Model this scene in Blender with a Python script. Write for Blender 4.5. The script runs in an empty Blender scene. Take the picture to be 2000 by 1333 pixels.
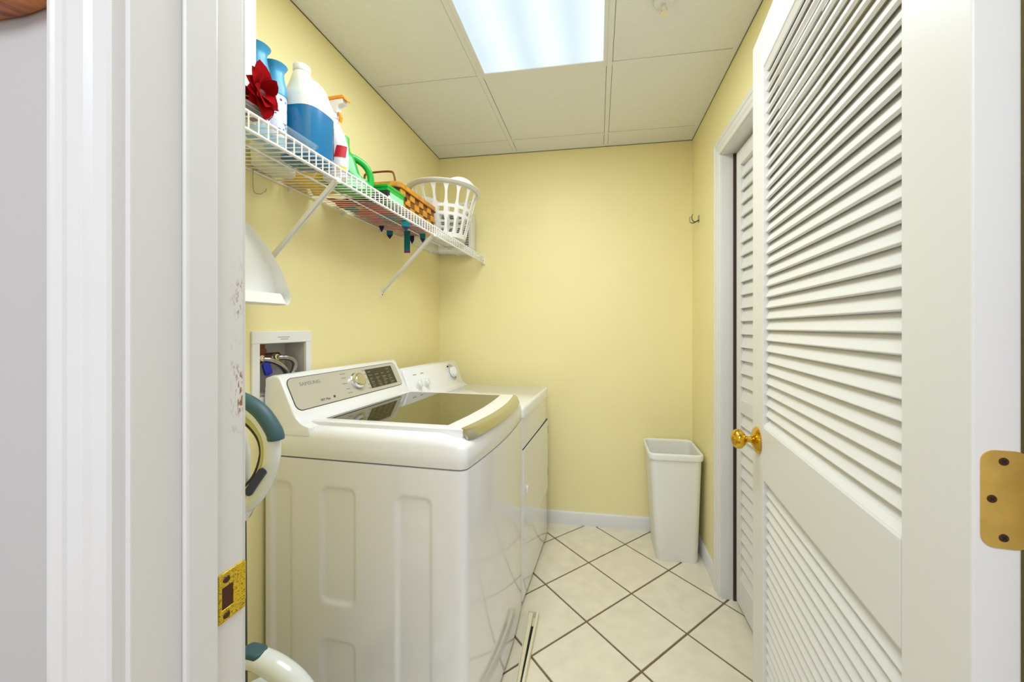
import bpy, bmesh, math, random
from mathutils import Vector, Matrix
random.seed(7)
R = math.radians
SC = bpy.context.scene
COL = SC.collection

# ------------------------------------------------------------------ camera
# room axes: X right, Y into the room, Z up; the camera stands in the hall just outside the doorway
CZ = 1.29
cd = bpy.data.cameras.new('camera')
cd.sensor_width = 36.0
cd.lens = 737.6 / 2000 * 36.0
cd.shift_x = -50 / 2000
cd.shift_y = -26.5 / 2000
cd.clip_start = 0.02
cam = bpy.data.objects.new('camera', cd)
cam.location = (0, 0, CZ)
cam.rotation_euler = (R(90), 0, R(9.013))
COL.objects.link(cam)
SC.camera = cam

# ------------------------------------------------------------------ world, lights, exposure
w = bpy.data.worlds.new('world'); SC.world = w; w.use_nodes = True
w.node_tree.nodes['Background'].inputs[0].default_value = (0.93, 0.96, 1.0, 1)
w.node_tree.nodes['Background'].inputs[1].default_value = 0.85
SC.view_settings.view_transform = 'Standard'
SC.view_settings.look = 'None'
SC.view_settings.gamma = 1.0
SC.view_settings.use_curve_mapping = False
SC.view_settings.exposure = 0.0

def area(name, loc, rot, sx, sy, power, color):
    l = bpy.data.lights.new(name, 'AREA'); l.shape = 'RECTANGLE'
    l.size = sx; l.size_y = sy; l.energy = power; l.color = color
    o = bpy.data.objects.new(name, l); o.location = loc; o.rotation_euler = rot
    COL.objects.link(o); return o
# fluorescent tubes of the ceiling fixture
area('ceiling_light_lamp', (-0.245, 1.09, 2.445), (0, 0, 0), 0.54, 1.14, 18.5, (0.92, 0.97, 1.0))
# the hall's own ceiling lamp behind the camera
area('hall_ceiling_lamp', (0.0, -1.1, 2.40), (R(18), 0, 0), 1.2, 0.9, 29.0, (0.88, 0.93, 1.0))

# ------------------------------------------------------------------ materials
MATS = {}
def s2l(c):
    return tuple(((v / 255) / 12.92 if v / 255 <= 0.04045 else ((v / 255 + 0.055) / 1.055) ** 2.4) for v in c)
def mat(name, rgb, rough=0.5, metal=0.0, bump=0.0, bscale=200.0, var=0.0, vscale=6.0, coat=0.0, trans=0.0, alpha=1.0, spec=0.5, emit=None, es=0.0, ior=1.45, sss=0.0):
    m = bpy.data.materials.new(name); m.use_nodes = True
    nt = m.node_tree; b = nt.nodes['Principled BSDF']
    col = (*s2l(rgb), 1)
    b.inputs['Base Color'].default_value = col
    b.inputs['Roughness'].default_value = rough
    b.inputs['Metallic'].default_value = metal
    b.inputs['Coat Weight'].default_value = coat
    b.inputs['Coat Roughness'].default_value = 0.06
    b.inputs['Transmission Weight'].default_value = trans
    b.inputs['Alpha'].default_value = alpha
    b.inputs['Specular IOR Level'].default_value = spec
    b.inputs['IOR'].default_value = ior
    if emit:
        b.inputs['Emission Color'].default_value = (*s2l(emit), 1); b.inputs['Emission Strength'].default_value = es
    tc = nt.nodes.new('ShaderNodeTexCoord')
    if var > 0:
        n = nt.nodes.new('ShaderNodeTexNoise'); n.inputs['Scale'].default_value = vscale; n.inputs['Detail'].default_value = 5
        nt.links.new(tc.outputs['Object'], n.inputs['Vector'])
        r = nt.nodes.new('ShaderNodeValToRGB')
        r.color_ramp.elements[0].position = 0.3; r.color_ramp.elements[1].position = 0.7
        r.color_ramp.elements[0].color = tuple(v * (1 - var) for v in col[:3]) + (1,)
        r.color_ramp.elements[1].color = tuple(min(1, v * (1 + var * 0.6)) for v in col[:3]) + (1,)
        nt.links.new(n.outputs['Fac'], r.inputs['Fac']); nt.links.new(r.outputs['Color'], b.inputs['Base Color'])
    if bump > 0:
        n2 = nt.nodes.new('ShaderNodeTexNoise'); n2.inputs['Scale'].default_value = bscale; n2.inputs['Detail'].default_value = 3
        nt.links.new(tc.outputs['Object'], n2.inputs['Vector'])
        bp = nt.nodes.new('ShaderNodeBump'); bp.inputs['Strength'].default_value = bump; bp.inputs['Distance'].default_value = 0.002
        nt.links.new(n2.outputs['Fac'], bp.inputs['Height']); nt.links.new(bp.outputs['Normal'], b.inputs['Normal'])
    MATS[name] = m
    return m

mat('yellow_paint', (247, 235, 178), 0.45, bump=0.12, bscale=260, var=0.02, vscale=3)
mat('hall_paint', (198, 195, 194), 0.6, bump=0.1, var=0.015, vscale=4)
mat('trim_white', (229, 228, 226), 0.32, bump=0.05, bscale=90, var=0.015, vscale=9)
mat('door_white', (228, 227, 224), 0.35, bump=0.04, bscale=120)
mat('ceiling_tile', (240, 240, 240), 0.9, bump=0.25, bscale=500, var=0.015, vscale=40)
mat('tee_white', (238, 238, 238), 0.45)
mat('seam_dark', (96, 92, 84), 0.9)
mat('floor_tile', (236, 228, 206), 0.22, bump=0.06, bscale=60, var=0.07, vscale=14)
mat('grout', (128, 108, 80), 0.9, bump=0.3, bscale=300, var=0.2, vscale=30)
mat('hall_floor', (170, 140, 105), 0.5, var=0.1)
mat('appliance', (236, 235, 238), 0.12, coat=0.6)
mat('appliance_top', (242, 242, 245), 0.18, coat=0.6)
mat('dark_gap', (28, 26, 26), 0.7)
mat('silver_panel', (206, 203, 196), 0.3, metal=0.35)
mat('chrome', (226, 226, 228), 0.08, metal=1.0)
mat('brushed', (205, 203, 190), 0.22, metal=1.0)
mat('display_dark', (58, 54, 42), 0.22)
mat('print_grey', (150, 148, 146), 0.6)
mat('print_dark', (72, 68, 62), 0.6)
mat('print_light', (138, 132, 104), 0.6)
mat('brass', (222, 178, 60), 0.1, metal=1.0)
mat('brass_old', (222, 184, 96), 0.36, metal=0.75, var=0.12, vscale=40)
mat('screw_dark', (92, 62, 48), 0.4, metal=0.8)
mat('bronze', (96, 60, 36), 0.45, metal=0.4)
mat('plastic_white', (238, 238, 236), 0.35)
mat('can_white', (240, 239, 233), 0.4, bump=0.04, bscale=300)
mat('wire_white', (240, 239, 236), 0.35)
mat('teal', (62, 96, 106), 0.45, bump=0.05, bscale=400)
mat('vac_white', (232, 236, 233), 0.2, coat=0.5)
mat('vac_dark', (40, 40, 40), 0.5)
mat('vac_navy', (50, 58, 98), 0.3)
mat('vac_lime', (205, 202, 130), 0.4)
mat('filter_white', (220, 224, 224), 0.8, bump=0.8, bscale=500)
mat('can_blue', (62, 150, 194), 0.3)
mat('can_pale', (158, 200, 226), 0.35, var=0.12, vscale=60)
mat('label_lilac', (222, 222, 240), 0.4)
mat('label_speck', (66, 70, 110), 0.5)
mat('jug_plastic', (236, 234, 224), 0.35)
mat('jug_liquid', (12, 108, 158), 0.22, coat=0.3)
mat('label_brick', (150, 72, 60), 0.4, var=0.1, vscale=30)
mat('spray_white', (236, 236, 240), 0.25)
mat('orange', (240, 146, 24), 0.35)
mat('red_label', (190, 26, 40), 0.4)
mat('yellow_print', (232, 196, 60), 0.4)
mat('green', (18, 168, 58), 0.25, coat=0.3)
mat('green_cap', (70, 176, 76), 0.3)
mat('green_pale', (150, 214, 170), 0.4)
mat('black_box', (38, 36, 40), 0.5)
mat('red_cloth', (144, 4, 8), 0.95, spec=0.08, bump=0.3, bscale=300, var=0.3, vscale=30)
mat('maroon', (104, 14, 18), 0.5)
mat('gold_line', (222, 176, 96), 0.4)
mat('tan_card', (196, 186, 140), 0.7)
mat('white_card', (228, 230, 218), 0.6)
mat('yellow_pack', (244, 190, 26), 0.35, var=0.1, vscale=30)
mat('wicker', (206, 142, 42), 0.5, bump=0.4, bscale=220, var=0.3, vscale=40)
mat('wicker_dark', (126, 74, 20), 0.5, bump=0.3, bscale=220, var=0.2, vscale=40)
mat('grille_dark', (90, 84, 84), 0.6)
mat('teal_cloth', (14, 122, 130), 0.8)
mat('purple_cloth', (142, 44, 116), 0.8)
mat('navy_cloth', (44, 40, 86), 0.8)
mat('copper', (120, 70, 46), 0.4, metal=0.7)
mat('blue_lever', (20, 40, 170), 0.35)
mat('steel_wire', (168, 164, 158), 0.3, metal=1.0)
mat('hook_steel', (120, 114, 104), 0.35, metal=0.9)
mat('gap_shade_brown', (74, 58, 48), 0.6)
mat('cream_metal', (232, 226, 196), 0.35)
mat('box_inside', (206, 198, 190), 0.6)

def clear_plastic():
    m = mat('clear_plastic', (206, 220, 228), 0.15, alpha=0.16); return m
clear_plastic()

def wood():
    m = bpy.data.materials.new('frame_wood'); m.use_nodes = True; nt = m.node_tree; b = nt.nodes['Principled BSDF']
    tc = nt.nodes.new('ShaderNodeTexCoord'); mp = nt.nodes.new('ShaderNodeMapping'); mp.inputs['Scale'].default_value = (6, 6, 30); mp.inputs['Rotation'].default_value = (0, R(12), 0)
    n = nt.nodes.new('ShaderNodeTexNoise'); n.inputs['Scale'].default_value = 4; n.inputs['Detail'].default_value = 6; n.inputs['Distortion'].default_value = 1.2
    r = nt.nodes.new('ShaderNodeValToRGB')
    r.color_ramp.elements[0].position = 0.35; r.color_ramp.elements[0].color = (*s2l((128, 60, 24)), 1)
    r.color_ramp.elements[1].position = 0.7; r.color_ramp.elements[1].color = (*s2l((226, 140, 66)), 1)
    nt.links.new(tc.outputs['Object'], mp.inputs['Vector']); nt.links.new(mp.outputs['Vector'], n.inputs['Vector'])
    nt.links.new(n.outputs['Fac'], r.inputs['Fac']); nt.links.new(r.outputs['Color'], b.inputs['Base Color'])
    b.inputs['Roughness'].default_value = 0.3; MATS['frame_wood'] = m
wood()

def lens_mat():
    # prismatic diffuser of the fluorescent fixture: two tubes show through as brighter bands
    m = bpy.data.materials.new('light_lens'); m.use_nodes = True; nt = m.node_tree; b = nt.nodes['Principled BSDF']
    L = nt.links.new
    tc = nt.nodes.new('ShaderNodeTexCoord'); sp = nt.nodes.new('ShaderNodeSeparateXYZ'); L(tc.outputs['Object'], sp.inputs['Vector'])
    def math_(op, a, bb=None):
        q = nt.nodes.new('ShaderNodeMath'); q.operation = op
        for i, v in enumerate((a, bb)):
            if v is None: continue
            if isinstance(v, (int, float)): q.inputs[i].default_value = v
            else: L(v, q.inputs[i])
        return q.outputs[0]
    c1 = math_('MULTIPLY', math_('COSINE', math_('MULTIPLY', sp.outputs['X'], 2 * math.pi / 0.20)), 0.5)
    px = math_('SINE', math_('MULTIPLY', sp.outputs['X'], 2 * math.pi / 0.011))
    py = math_('SINE', math_('MULTIPLY', sp.outputs['Y'], 2 * math.pi / 0.011))
    pr = math_('MULTIPLY', math_('MULTIPLY', px, py), 0.05)
    nz = nt.nodes.new('ShaderNodeTexNoise'); nz.inputs['Scale'].default_value = 5; L(tc.outputs['Object'], nz.inputs['Vector'])
    f = math_('ADD', math_('ADD', math_('MULTIPLY', c1, 0.26), pr), math_('MULTIPLY', nz.outputs['Fac'], 0.12))
    st = math_('ADD', f, 0.98)
    b.inputs['Base Color'].default_value = (0.12, 0.13, 0.135, 1)
    b.inputs['Emission Color'].default_value = (*s2l((222, 242, 255)), 1)
    L(st, b.inputs['Emission Strength'])
    b.inputs['Roughness'].default_value = 0.3
    MATS['light_lens'] = m
lens_mat()

def jamb_mat():
    # white enamel with chipped, rusty scuffs at the latch-side edge
    m = bpy.data.materials.new('jamb_paint'); m.use_nodes = True; nt = m.node_tree; b = nt.nodes['Principled BSDF']; L = nt.links.new
    tc = nt.nodes.new('ShaderNodeTexCoord'); sp = nt.nodes.new('ShaderNodeSeparateXYZ'); L(tc.outputs['Object'], sp.inputs['Vector'])
    mp = nt.nodes.new('ShaderNodeMapping'); mp.inputs['Scale'].default_value = (1, 420, 150); L(tc.outputs['Object'], mp.inputs['Vector'])
    n = nt.nodes.new('ShaderNodeTexNoise'); n.inputs['Scale'].default_value = 1.0; n.inputs['Detail'].default_value = 4; L(mp.outputs['Vector'], n.inputs['Vector'])
    n3 = nt.nodes.new('ShaderNodeTexNoise'); n3.inputs['Scale'].default_value = 16.0; L(tc.outputs['Object'], n3.inputs['Vector'])
    def ramp(src, a, c):
        q = nt.nodes.new('ShaderNodeMapRange'); q.inputs[1].default_value = a; q.inputs[2].default_value = c; q.clamp = True; L(src, q.inputs[0]); return q.outputs[0]
    def mul(a, c):
        q = nt.nodes.new('ShaderNodeMath'); q.operation = 'MULTIPLY'; L(a, q.inputs[0]); L(c, q.inputs[1]); return q.outputs[0]
    mk = mul(mul(ramp(sp.outputs['Y'], 0.388, 0.402), ramp(sp.outputs['Z'], 1.11, 1.17)), ramp(sp.outputs['Z'], 1.38, 1.32))
    chips = mul(mul(ramp(n.outputs['Fac'], 0.52, 0.57), ramp(n3.outputs['Fac'], 0.40, 0.47)), mk)
    mx = nt.nodes.new('ShaderNodeMixRGB'); mx.inputs[1].default_value = (*s2l((228, 226, 223)), 1); mx.inputs[2].default_value = (*s2l((158, 104, 66)), 1)
    L(chips, mx.inputs[0]); L(mx.outputs[0], b.inputs['Base Color']); b.inputs['Roughness'].default_value = 0.35
    MATS['jamb_paint'] = m
jamb_mat()

def strike_mat():
    m = bpy.data.materials.new('strike_brass'); m.use_nodes = True; nt = m.node_tree; b = nt.nodes['Principled BSDF']; L = nt.links.new
    tc = nt.nodes.new('ShaderNodeTexCoord'); v = nt.nodes.new('ShaderNodeTexNoise'); v.inputs['Scale'].default_value = 620; v.inputs['Detail'].default_value = 2
    L(tc.outputs['Object'], v.inputs['Vector'])
    r = nt.nodes.new('ShaderNodeValToRGB'); r.color_ramp.elements[0].position = 0.33; r.color_ramp.elements[0].color = (*s2l((120, 84, 26)), 1)
    r.color_ramp.elements[1].position = 0.48; r.color_ramp.elements[1].color = (*s2l((228, 194, 40)), 1)
    L(v.outputs['Fac'], r.inputs['Fac']); L(r.outputs['Color'], b.inputs['Base Color']); b.inputs['Metallic'].default_value = 0.45; b.inputs['Roughness'].default_value = 0.4
    MATS['strike_brass'] = m
strike_mat()

def banner_mat():
    m = bpy.data.materials.new('banner_cloth'); m.use_nodes = True; nt = m.node_tree; b = nt.nodes['Principled BSDF']; L = nt.links.new
    tc = nt.nodes.new('ShaderNodeTexCoord'); n = nt.nodes.new('ShaderNodeTexVoronoi'); n.inputs['Scale'].default_value = 11
    L(tc.outputs['Object'], n.inputs['Vector'])
    r = nt.nodes.new('ShaderNodeValToRGB'); r.color_ramp.interpolation = 'CONSTANT'
    cols = [(186, 36, 16), (232, 166, 8), (118, 8, 34), (206, 84, 10), (6, 104, 116), (160, 24, 84), (190, 50, 12), (236, 180, 20)]
    e = r.color_ramp.elements
    e[0].position = 0; e[0].color = (*s2l(cols[0]), 1); e[1].position = 1 / 8; e[1].color = (*s2l(cols[1]), 1)
    for i in range(2, 8):
        q = e.new(i / 8); q.color = (*s2l(cols[i]), 1)
    sp = nt.nodes.new('ShaderNodeSeparateColor'); L(n.outputs['Color'], sp.inputs[0]); L(sp.outputs[0], r.inputs['Fac'])
    L(r.outputs['Color'], b.inputs['Base Color']); b.inputs['Roughness'].default_value = 0.8
    MATS['banner_cloth'] = m
banner_mat()

# ------------------------------------------------------------------ mesh helpers
class MB:
    """collects shapes; build() links them as ONE mesh object"""
    def __init__(s): s.v = []; s.f = []
    def add(s, vs, fs):
        o = len(s.v); s.v += [tuple(p) for p in vs]; s.f += [tuple(i + o for i in f) for f in fs]; return s
    def box(s, x0, x1, y0, y1, z0, z1, M=None):
        vs = [Vector((x, y, z)) for z in (z0, z1) for y in (y0, y1) for x in (x0, x1)]
        if M: vs = [M @ p for p in vs]
        return s.add(vs, [(0, 2, 3, 1), (4, 5, 7, 6), (0, 1, 5, 4), (2, 6, 7, 3), (0, 4, 6, 2), (1, 3, 7, 5)])
    def prism(s, poly, a, b, axis='y', M=None):
        """poly of 2-D points extruded from a to b along axis (y: poly=(x,z); z: (x,y); x: (y,z))"""
        def P(p, t): return Vector({'y': (p[0], t, p[1]), 'z': (p[0], p[1], t), 'x': (t, p[0], p[1])}[axis])
        n = len(poly); vs = [P(p, a) for p in poly] + [P(p, b) for p in poly]
        if M: vs = [M @ p for p in vs]
        return s.add(vs, [tuple(range(n))[::-1], tuple(range(n, 2 * n))] + [(i, (i + 1) % n, n + (i + 1) % n, n + i) for i in range(n)])
    def tube(s, pts, r, seg=8, closed=False, M=None, flat=1.0):
        pts = [Vector(p) for p in pts]; n = len(pts); rs = r if isinstance(r, (list, tuple)) else [r] * n
        vs = []; up = None
        for i, p in enumerate(pts):
            if closed: t = pts[(i + 1) % n] - pts[i - 1]
            else: t = pts[min(i + 1, n - 1)] - pts[max(i - 1, 0)]
            t.normalize()
            if up is None:
                up = Vector((0, 0, 1)) if abs(t.z) < 0.9 else Vector((0, 1, 0))
            a = t.cross(up); a.normalize(); b = a.cross(t); b.normalize(); up = b
            for k in range(seg):
                q = 2 * math.pi * k / seg
                vs.append(p + (a * math.cos(q) + b * math.sin(q) * flat) * rs[i])
        if M: vs = [M @ p for p in vs]
        fs = []
        for i in range(n if closed else n - 1):
            j = (i + 1) % n
            fs += [(i * seg + k, j * seg + k, j * seg + (k + 1) % seg, i * seg + (k + 1) % seg) for k in range(seg)]
        if not closed: fs += [tuple(range(seg)), tuple(range((n - 1) * seg, n * seg))[::-1]]
        return s.add(vs, fs)
    def lathe(s, prof, seg=24, M=None, sx=1.0, sy=1.0, cap=True):
        """prof = [(r, z)] turned about z"""
        vs = []; n = len(prof)
        for r, z in prof:
            for k in range(seg):
                q = 2 * math.pi * k / seg; vs.append(Vector((r * math.cos(q) * sx, r * math.sin(q) * sy, z)))
        if M: vs = [M @ p for p in vs]
        fs = [(i * seg + k, i * seg + (k + 1) % seg, (i + 1) * seg + (k + 1) % seg, (i + 1) * seg + k) for i in range(n - 1) for k in range(seg)]
        if cap: fs += [tuple(range(seg))[::-1], tuple(range((n - 1) * seg, n * seg))]
        return s.add(vs, fs)
    def loft(s, rings, cap0=True, cap1=True, M=None):
        n = len(rings[0]); vs = [Vector(p) for r in rings for p in r]
        if M: vs = [M @ p for p in vs]
        fs = [(i * n + k, i * n + (k + 1) % n, (i + 1) * n + (k + 1) % n, (i + 1) * n + k) for i in range(len(rings) - 1) for k in range(n)]
        if cap0: fs.append(tuple(range(n))[::-1])
        if cap1: fs.append(tuple(range((len(rings) - 1) * n, len(rings) * n)))
        return s.add(vs, fs)
    def build(s, name, m, parent=None, smooth=True, bevel=0.0, seg=2, local=False, angle=38):
        me = bpy.data.meshes.new(name); me.from_pydata(s.v, [], s.f)
        bm = bmesh.new(); bm.from_mesh(me); bmesh.ops.recalc_face_normals(bm, faces=bm.faces); bm.to_mesh(me); bm.free()
        if smooth:
            me.polygons.foreach_set('use_smooth', [True] * len(me.polygons)); me.set_sharp_from_angle(angle=R(angle))
        me.materials.append(MATS[m]); me.update()
        o = bpy.data.objects.new(name, me); COL.objects.link(o)
        if bevel > 0:
            q = o.modifiers.new('bevel', 'BEVEL'); q.width = bevel; q.segments = seg; q.limit_method = 'ANGLE'; q.angle_limit = R(40)
        put(o, parent, local)
        return o
WM = {}
def wm(o):
    return WM.get(o.name, Matrix.Identity(4))
def put(o, parent, local=False):
    if parent is None: return
    o.parent = parent
    if not local: o.matrix_parent_inverse = wm(parent).inverted()
    WM[o.name] = wm(parent) if local else Matrix.Identity(4)
def thing(name, label, cat, loc=(0, 0, 0), rz=0.0, group=None):
    o = bpy.data.objects.new(name, None); o.empty_display_size = 0.05; COL.objects.link(o)
    o.location = loc; o.rotation_euler = (0, 0, rz)
    WM[o.name] = Matrix.Translation(loc) @ Matrix.Rotation(rz, 4, 'Z')
    return tag(o, label, cat, group)
def tag(o, label, cat, group=None, kind=None):
    o['label'] = label; o['category'] = cat
    if group: o['group'] = group
    if kind: o['kind'] = kind
    return o
def struct(o, label, cat): return tag(o, label, cat, kind='structure')
def rep(o, parent, M):
    """copy of a part that shares its mesh, placed with the world matrix M"""
    c = o.copy(); COL.objects.link(c); c.parent = parent; c.matrix_parent_inverse = wm(parent).inverted(); c.matrix_basis = M; return c
T = Matrix.Translation
def rot(a, ax): return Matrix.Rotation(R(a), 4, ax)
def rrect(x0, x1, y0, y1, r, n=5):
    out = []
    for cx, cy, a in ((x1 - r, y1 - r, 0), (x0 + r, y1 - r, 90), (x0 + r, y0 + r, 180), (x1 - r, y0 + r, 270)):
        out += [(cx + r * math.cos(R(a + 90 * i / n)), cy + r * math.sin(R(a + 90 * i / n))) for i in range(n + 1)]
    return out
def smooth_path(pts, n=6):
    P = [Vector(p) for p in pts]; out = []
    for i in range(len(P) - 1):
        a, b, c, d = P[max(i - 1, 0)], P[i], P[i + 1], P[min(i + 2, len(P) - 1)]
        for k in range(n):
            t = k / n
            out.append(0.5 * ((2 * b) + (c - a) * t + (2 * a - 5 * b + 4 * c - d) * t * t + (3 * b - a - 3 * c + d) * t ** 3))
    return out + [P[-1]]
def text(name, body, size, m, parent, M, local=True, depth=0.0004, align='CENTER', sx=1.0):
    cu = bpy.data.curves.new(name + '_curve', 'FONT'); cu.body = body; cu.size = size; cu.extrude = depth; cu.align_x = align; cu.align_y = 'CENTER'; cu.resolution_u = 2
    t = bpy.data.objects.new(name + '_tmp', cu); COL.objects.link(t)
    me = bpy.data.meshes.new_from_object(t.evaluated_get(bpy.context.evaluated_depsgraph_get()))
    bpy.data.objects.remove(t); bpy.data.curves.remove(cu)
    me.transform(M @ Matrix.Diagonal((sx, 1, 1, 1))); me.materials.clear(); me.materials.append(MATS[m])
    o = bpy.data.objects.new(name, me); COL.objects.link(o); put(o, parent, local); return o

# ------------------------------------------------------------------ room numbers
XL, XR, YB, YF, ZC = -1.085, 0.585, 2.4826, 0.406, 2.467   # left wall, right wall, back wall, room side of the door wall, ceiling
YH = 0.291                                                # hall side of the door wall
DX0, DX1, DZ = -0.435, 0.440, 2.15                        # doorway
CY0, CY1, CZT = 1.08, 1.912, 2.115                        # closet opening in the right wall

# ------------------------------------------------------------------ floor
b = MB(); b.box(XL - 0.1, 1.3, YH - 0.02, YB + 0.1, -0.06, -0.004)
floor = struct(b.build('floor', 'grout', smooth=False), 'cream ceramic tile floor laid diagonally with brown grout', 'floor')
P0 = Vector((-0.0475, 1.8805)); HD = 0.2105    # centre of one tile, half diagonal
side = HD * math.sqrt(2); g = 0.0046
def clipped_tile(cx, cy):
    h = side / 2 - g
    bm = bmesh.new()
    prof = [(h, -0.006), (h, -0.0012), (h - 0.0016, 0.0)]
    rings = []
    for hh, z in prof:
        rings.append([bm.verts.new((cx + (sx * hh - sy * hh) * 0.70711, cy + (sx * hh + sy * hh) * 0.70711, z)) for sx, sy in ((-1, -1), (1, -1), (1, 1), (-1, 1))])
    for i in range(2):
        for k in range(4): bm.faces.new((rings[i][k], rings[i][(k + 1) % 4], rings[i + 1][(k + 1) % 4], rings[i + 1][k]))
    bm.faces.new(rings[2]); bm.faces.new(rings[0][::-1])
    for co, no in (((XL, 0, 0), (-1, 0, 0)), ((1.2, 0, 0), (1, 0, 0)), ((0, YB, 0), (0, 1, 0)), ((0, YH, 0), (0, -1, 0))):
        geom = list(bm.verts) + list(bm.edges) + list(bm.faces)
        bmesh.ops.bisect_plane(bm, geom=geom, plane_co=co, plane_no=no, clear_outer=True)
    ok = len(bm.faces) > 0
    me = None
    if ok:
        me = bpy.data.meshes.new('floor_tile'); bm.to_mesh(me); me.materials.append(MATS['floor_tile'])
    bm.free(); return me
for i in range(-8, 9):
    for j in range(-8, 9):
        cx, cy = P0.x + (i - j) * HD, P0.y + (i + j) * HD
        if XL - HD < cx < 1.2 + HD and YH - HD < cy < YB + HD:
            me = clipped_tile(cx, cy)
            if me:
                o = bpy.data.objects.new('floor_tile', me); COL.objects.link(o); put(o, floor)
                o.location.z = random.uniform(-0.0004, 0.0003)
b = MB(); b.box(-2.2, 2.2, -2.6, YH - 0.02, -0.06, -0.002)
struct(b.build('floor_hall', 'hall_floor', smooth=False), 'brown hall floor outside the doorway', 'floor')

# ------------------------------------------------------------------ walls
b = MB(); OB = (1.066, 1.262, 1.062, 1.237)    # hole for the washer outlet box (y0,y1,z0,z1)
b.box(XL - 0.12, XL, YF, OB[0], 0, ZC + 0.1); b.box(XL - 0.12, XL, OB[1], YB, 0, ZC + 0.1)
b.box(XL - 0.12, XL, OB[0], OB[1], 0, OB[2]); b.box(XL - 0.12, XL, OB[0], OB[1], OB[3], ZC + 0.1)
struct(b.build('wall_left', 'yellow_paint', smooth=False), 'yellow painted wall behind the washer and the wire shelf', 'wall')
b = MB(); b.box(XL - 0.12, 1.32, YB, YB + 0.12, 0, ZC + 0.1)
struct(b.build('wall_back', 'yellow_paint', smooth=False), 'yellow painted back wall behind the dryer and trash can', 'wall')
b = MB(); b.box(XR, XR + 0.12, CY1, YB, 0, ZC + 0.1); b.box(XR, XR + 0.12, YF, CY0, 0, ZC + 0.1); b.box(XR, XR + 0.12, CY0, CY1, CZT, ZC + 0.1)
struct(b.build('wall_right', 'yellow_paint', smooth=False), 'yellow painted right wall with the closet opening', 'wall')
b = MB(); b.box(1.20, 1.32, YH, YB, 0, ZC + 0.1); b.box(XR + 0.12, 1.2, 0.9, 1.0, 0, ZC + 0.1)
struct(b.build('wall_closet', 'hall_paint', smooth=False), 'plain wall inside the closet behind the folding louvred door', 'wall')
b = MB(); b.box(XL - 0.12, DX0 - 0.02, YH + 0.058, YF, 0, ZC + 0.1); b.box(DX1 + 0.02, XR + 0.12, YH + 0.058, YF, 0, ZC + 0.1); b.box(DX0 - 0.02, DX1 + 0.02, YH + 0.058, YF, DZ + 0.02, ZC + 0.1)
struct(b.build('wall_front', 'yellow_paint', smooth=False), 'yellow painted wall around the doorway', 'wall')
b = MB(); b.box(-2.2, DX0 - 0.02, YH, YH + 0.056, 0, 2.6); b.box(DX1 + 0.02, 2.2, YH, YH + 0.056, 0, 2.6); b.box(DX0 - 0.02, DX1 + 0.02, YH, YH + 0.056, DZ + 0.02, 2.6)
struct(b.build('wall_hall', 'hall_paint', smooth=False), 'pale grey hall wall beside the white door casing', 'wall')
b = MB(); b.box(-2.2, 2.2, -2.6, YH, 2.6, 2.66)
struct(b.build('ceiling_hall', 'hall_paint', smooth=False), 'pale hall ceiling outside the doorway', 'ceiling')

# baseboards: moulded profile (thickness, height)
BP = [(0, 0), (0.013, 0), (0.013, 0.062), (0.010, 0.070), (0.009, 0.076), (0.004, 0.083), (0, 0.084)]
def baseboard(name, label, axis, a, bb, off, sgn):
    q = MB()
    if axis == 'x': q.prism([(off + sgn * t, z) for t, z in BP], a, bb, 'x')
    else: q.prism([(off + sgn * t, z) for t, z in BP], a, bb, 'y')
    struct(q.build(name, 'trim_white'), label, 'baseboard')
baseboard('baseboard_back', 'white baseboard along the yellow back wall', 'x', XL, XR, YB, -1)
baseboard('baseboard_right', 'short white baseboard between trash can and closet casing', 'y', 1.985, YB, XR, -1)
baseboard('baseboard_left', 'white baseboard on the left wall behind the machines', 'y', YF, YB, XL, 1)

# ------------------------------------------------------------------ ceiling: tiles in a T-bar grid
b = MB(); b.box(XL - 0.1, XR + 0.1, YF - 0.1, YB + 0.1, ZC + 0.03, ZC + 0.09)
ceil = struct(b.build('ceiling', 'seam_dark', smooth=False), 'dropped ceiling of off-white tiles in a white grid', 'ceiling')
XT = [XL, -0.543, 0.053, XR]
YT = [YF, 0.485, 1.10, 1.712, 2.325, YB]
for i in range(3):
    for j in range(5):
        if i == 1 and j in (1, 2): continue
        q = MB(); e = 0.0135
        x0, x1, y0, y1 = XT[i] + e, XT[i + 1] - e, YT[j] + e, YT[j + 1] - e
        q.box(x0, x1, y0, y1, ZC - 0.001, ZC + 0.012)
        q.build('ceiling_tile', 'ceiling_tile', ceil, smooth=False, bevel=0.0015)
for x in XT[1:3]:
    q = MB(); q.box(x - 0.0118, x + 0.0118, YF, YB, ZC - 0.003, ZC + 0.001); q.build('grid_tee', 'tee_white', ceil, smooth=False, bevel=0.0006)
for j, y in enumerate(YT[1:5]):
    for i in range(3):
        if i == 1 and j == 1: continue
        q = MB(); q.box(XT[i] + 0.0122, XT[i + 1] - 0.0122, y - 0.0118, y + 0.0118, ZC - 0.003, ZC + 0.001); q.build('grid_tee', 'tee_white', ceil, smooth=False, bevel=0.0006)
for x0, x1, y0, y1 in ((XL, XL + 0.022, YF, YB), (XR - 0.022, XR, YF, YB), (XL + 0.022, XR - 0.022, YB - 0.022, YB), (XL + 0.022, XR - 0.022, YF, YF + 0.022)):
    q = MB(); q.box(x0, x1, y0, y1, ZC - 0.0045, ZC - 0.0005)
    q.build('wall_angle', 'tee_white', ceil, smooth=False)
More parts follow.
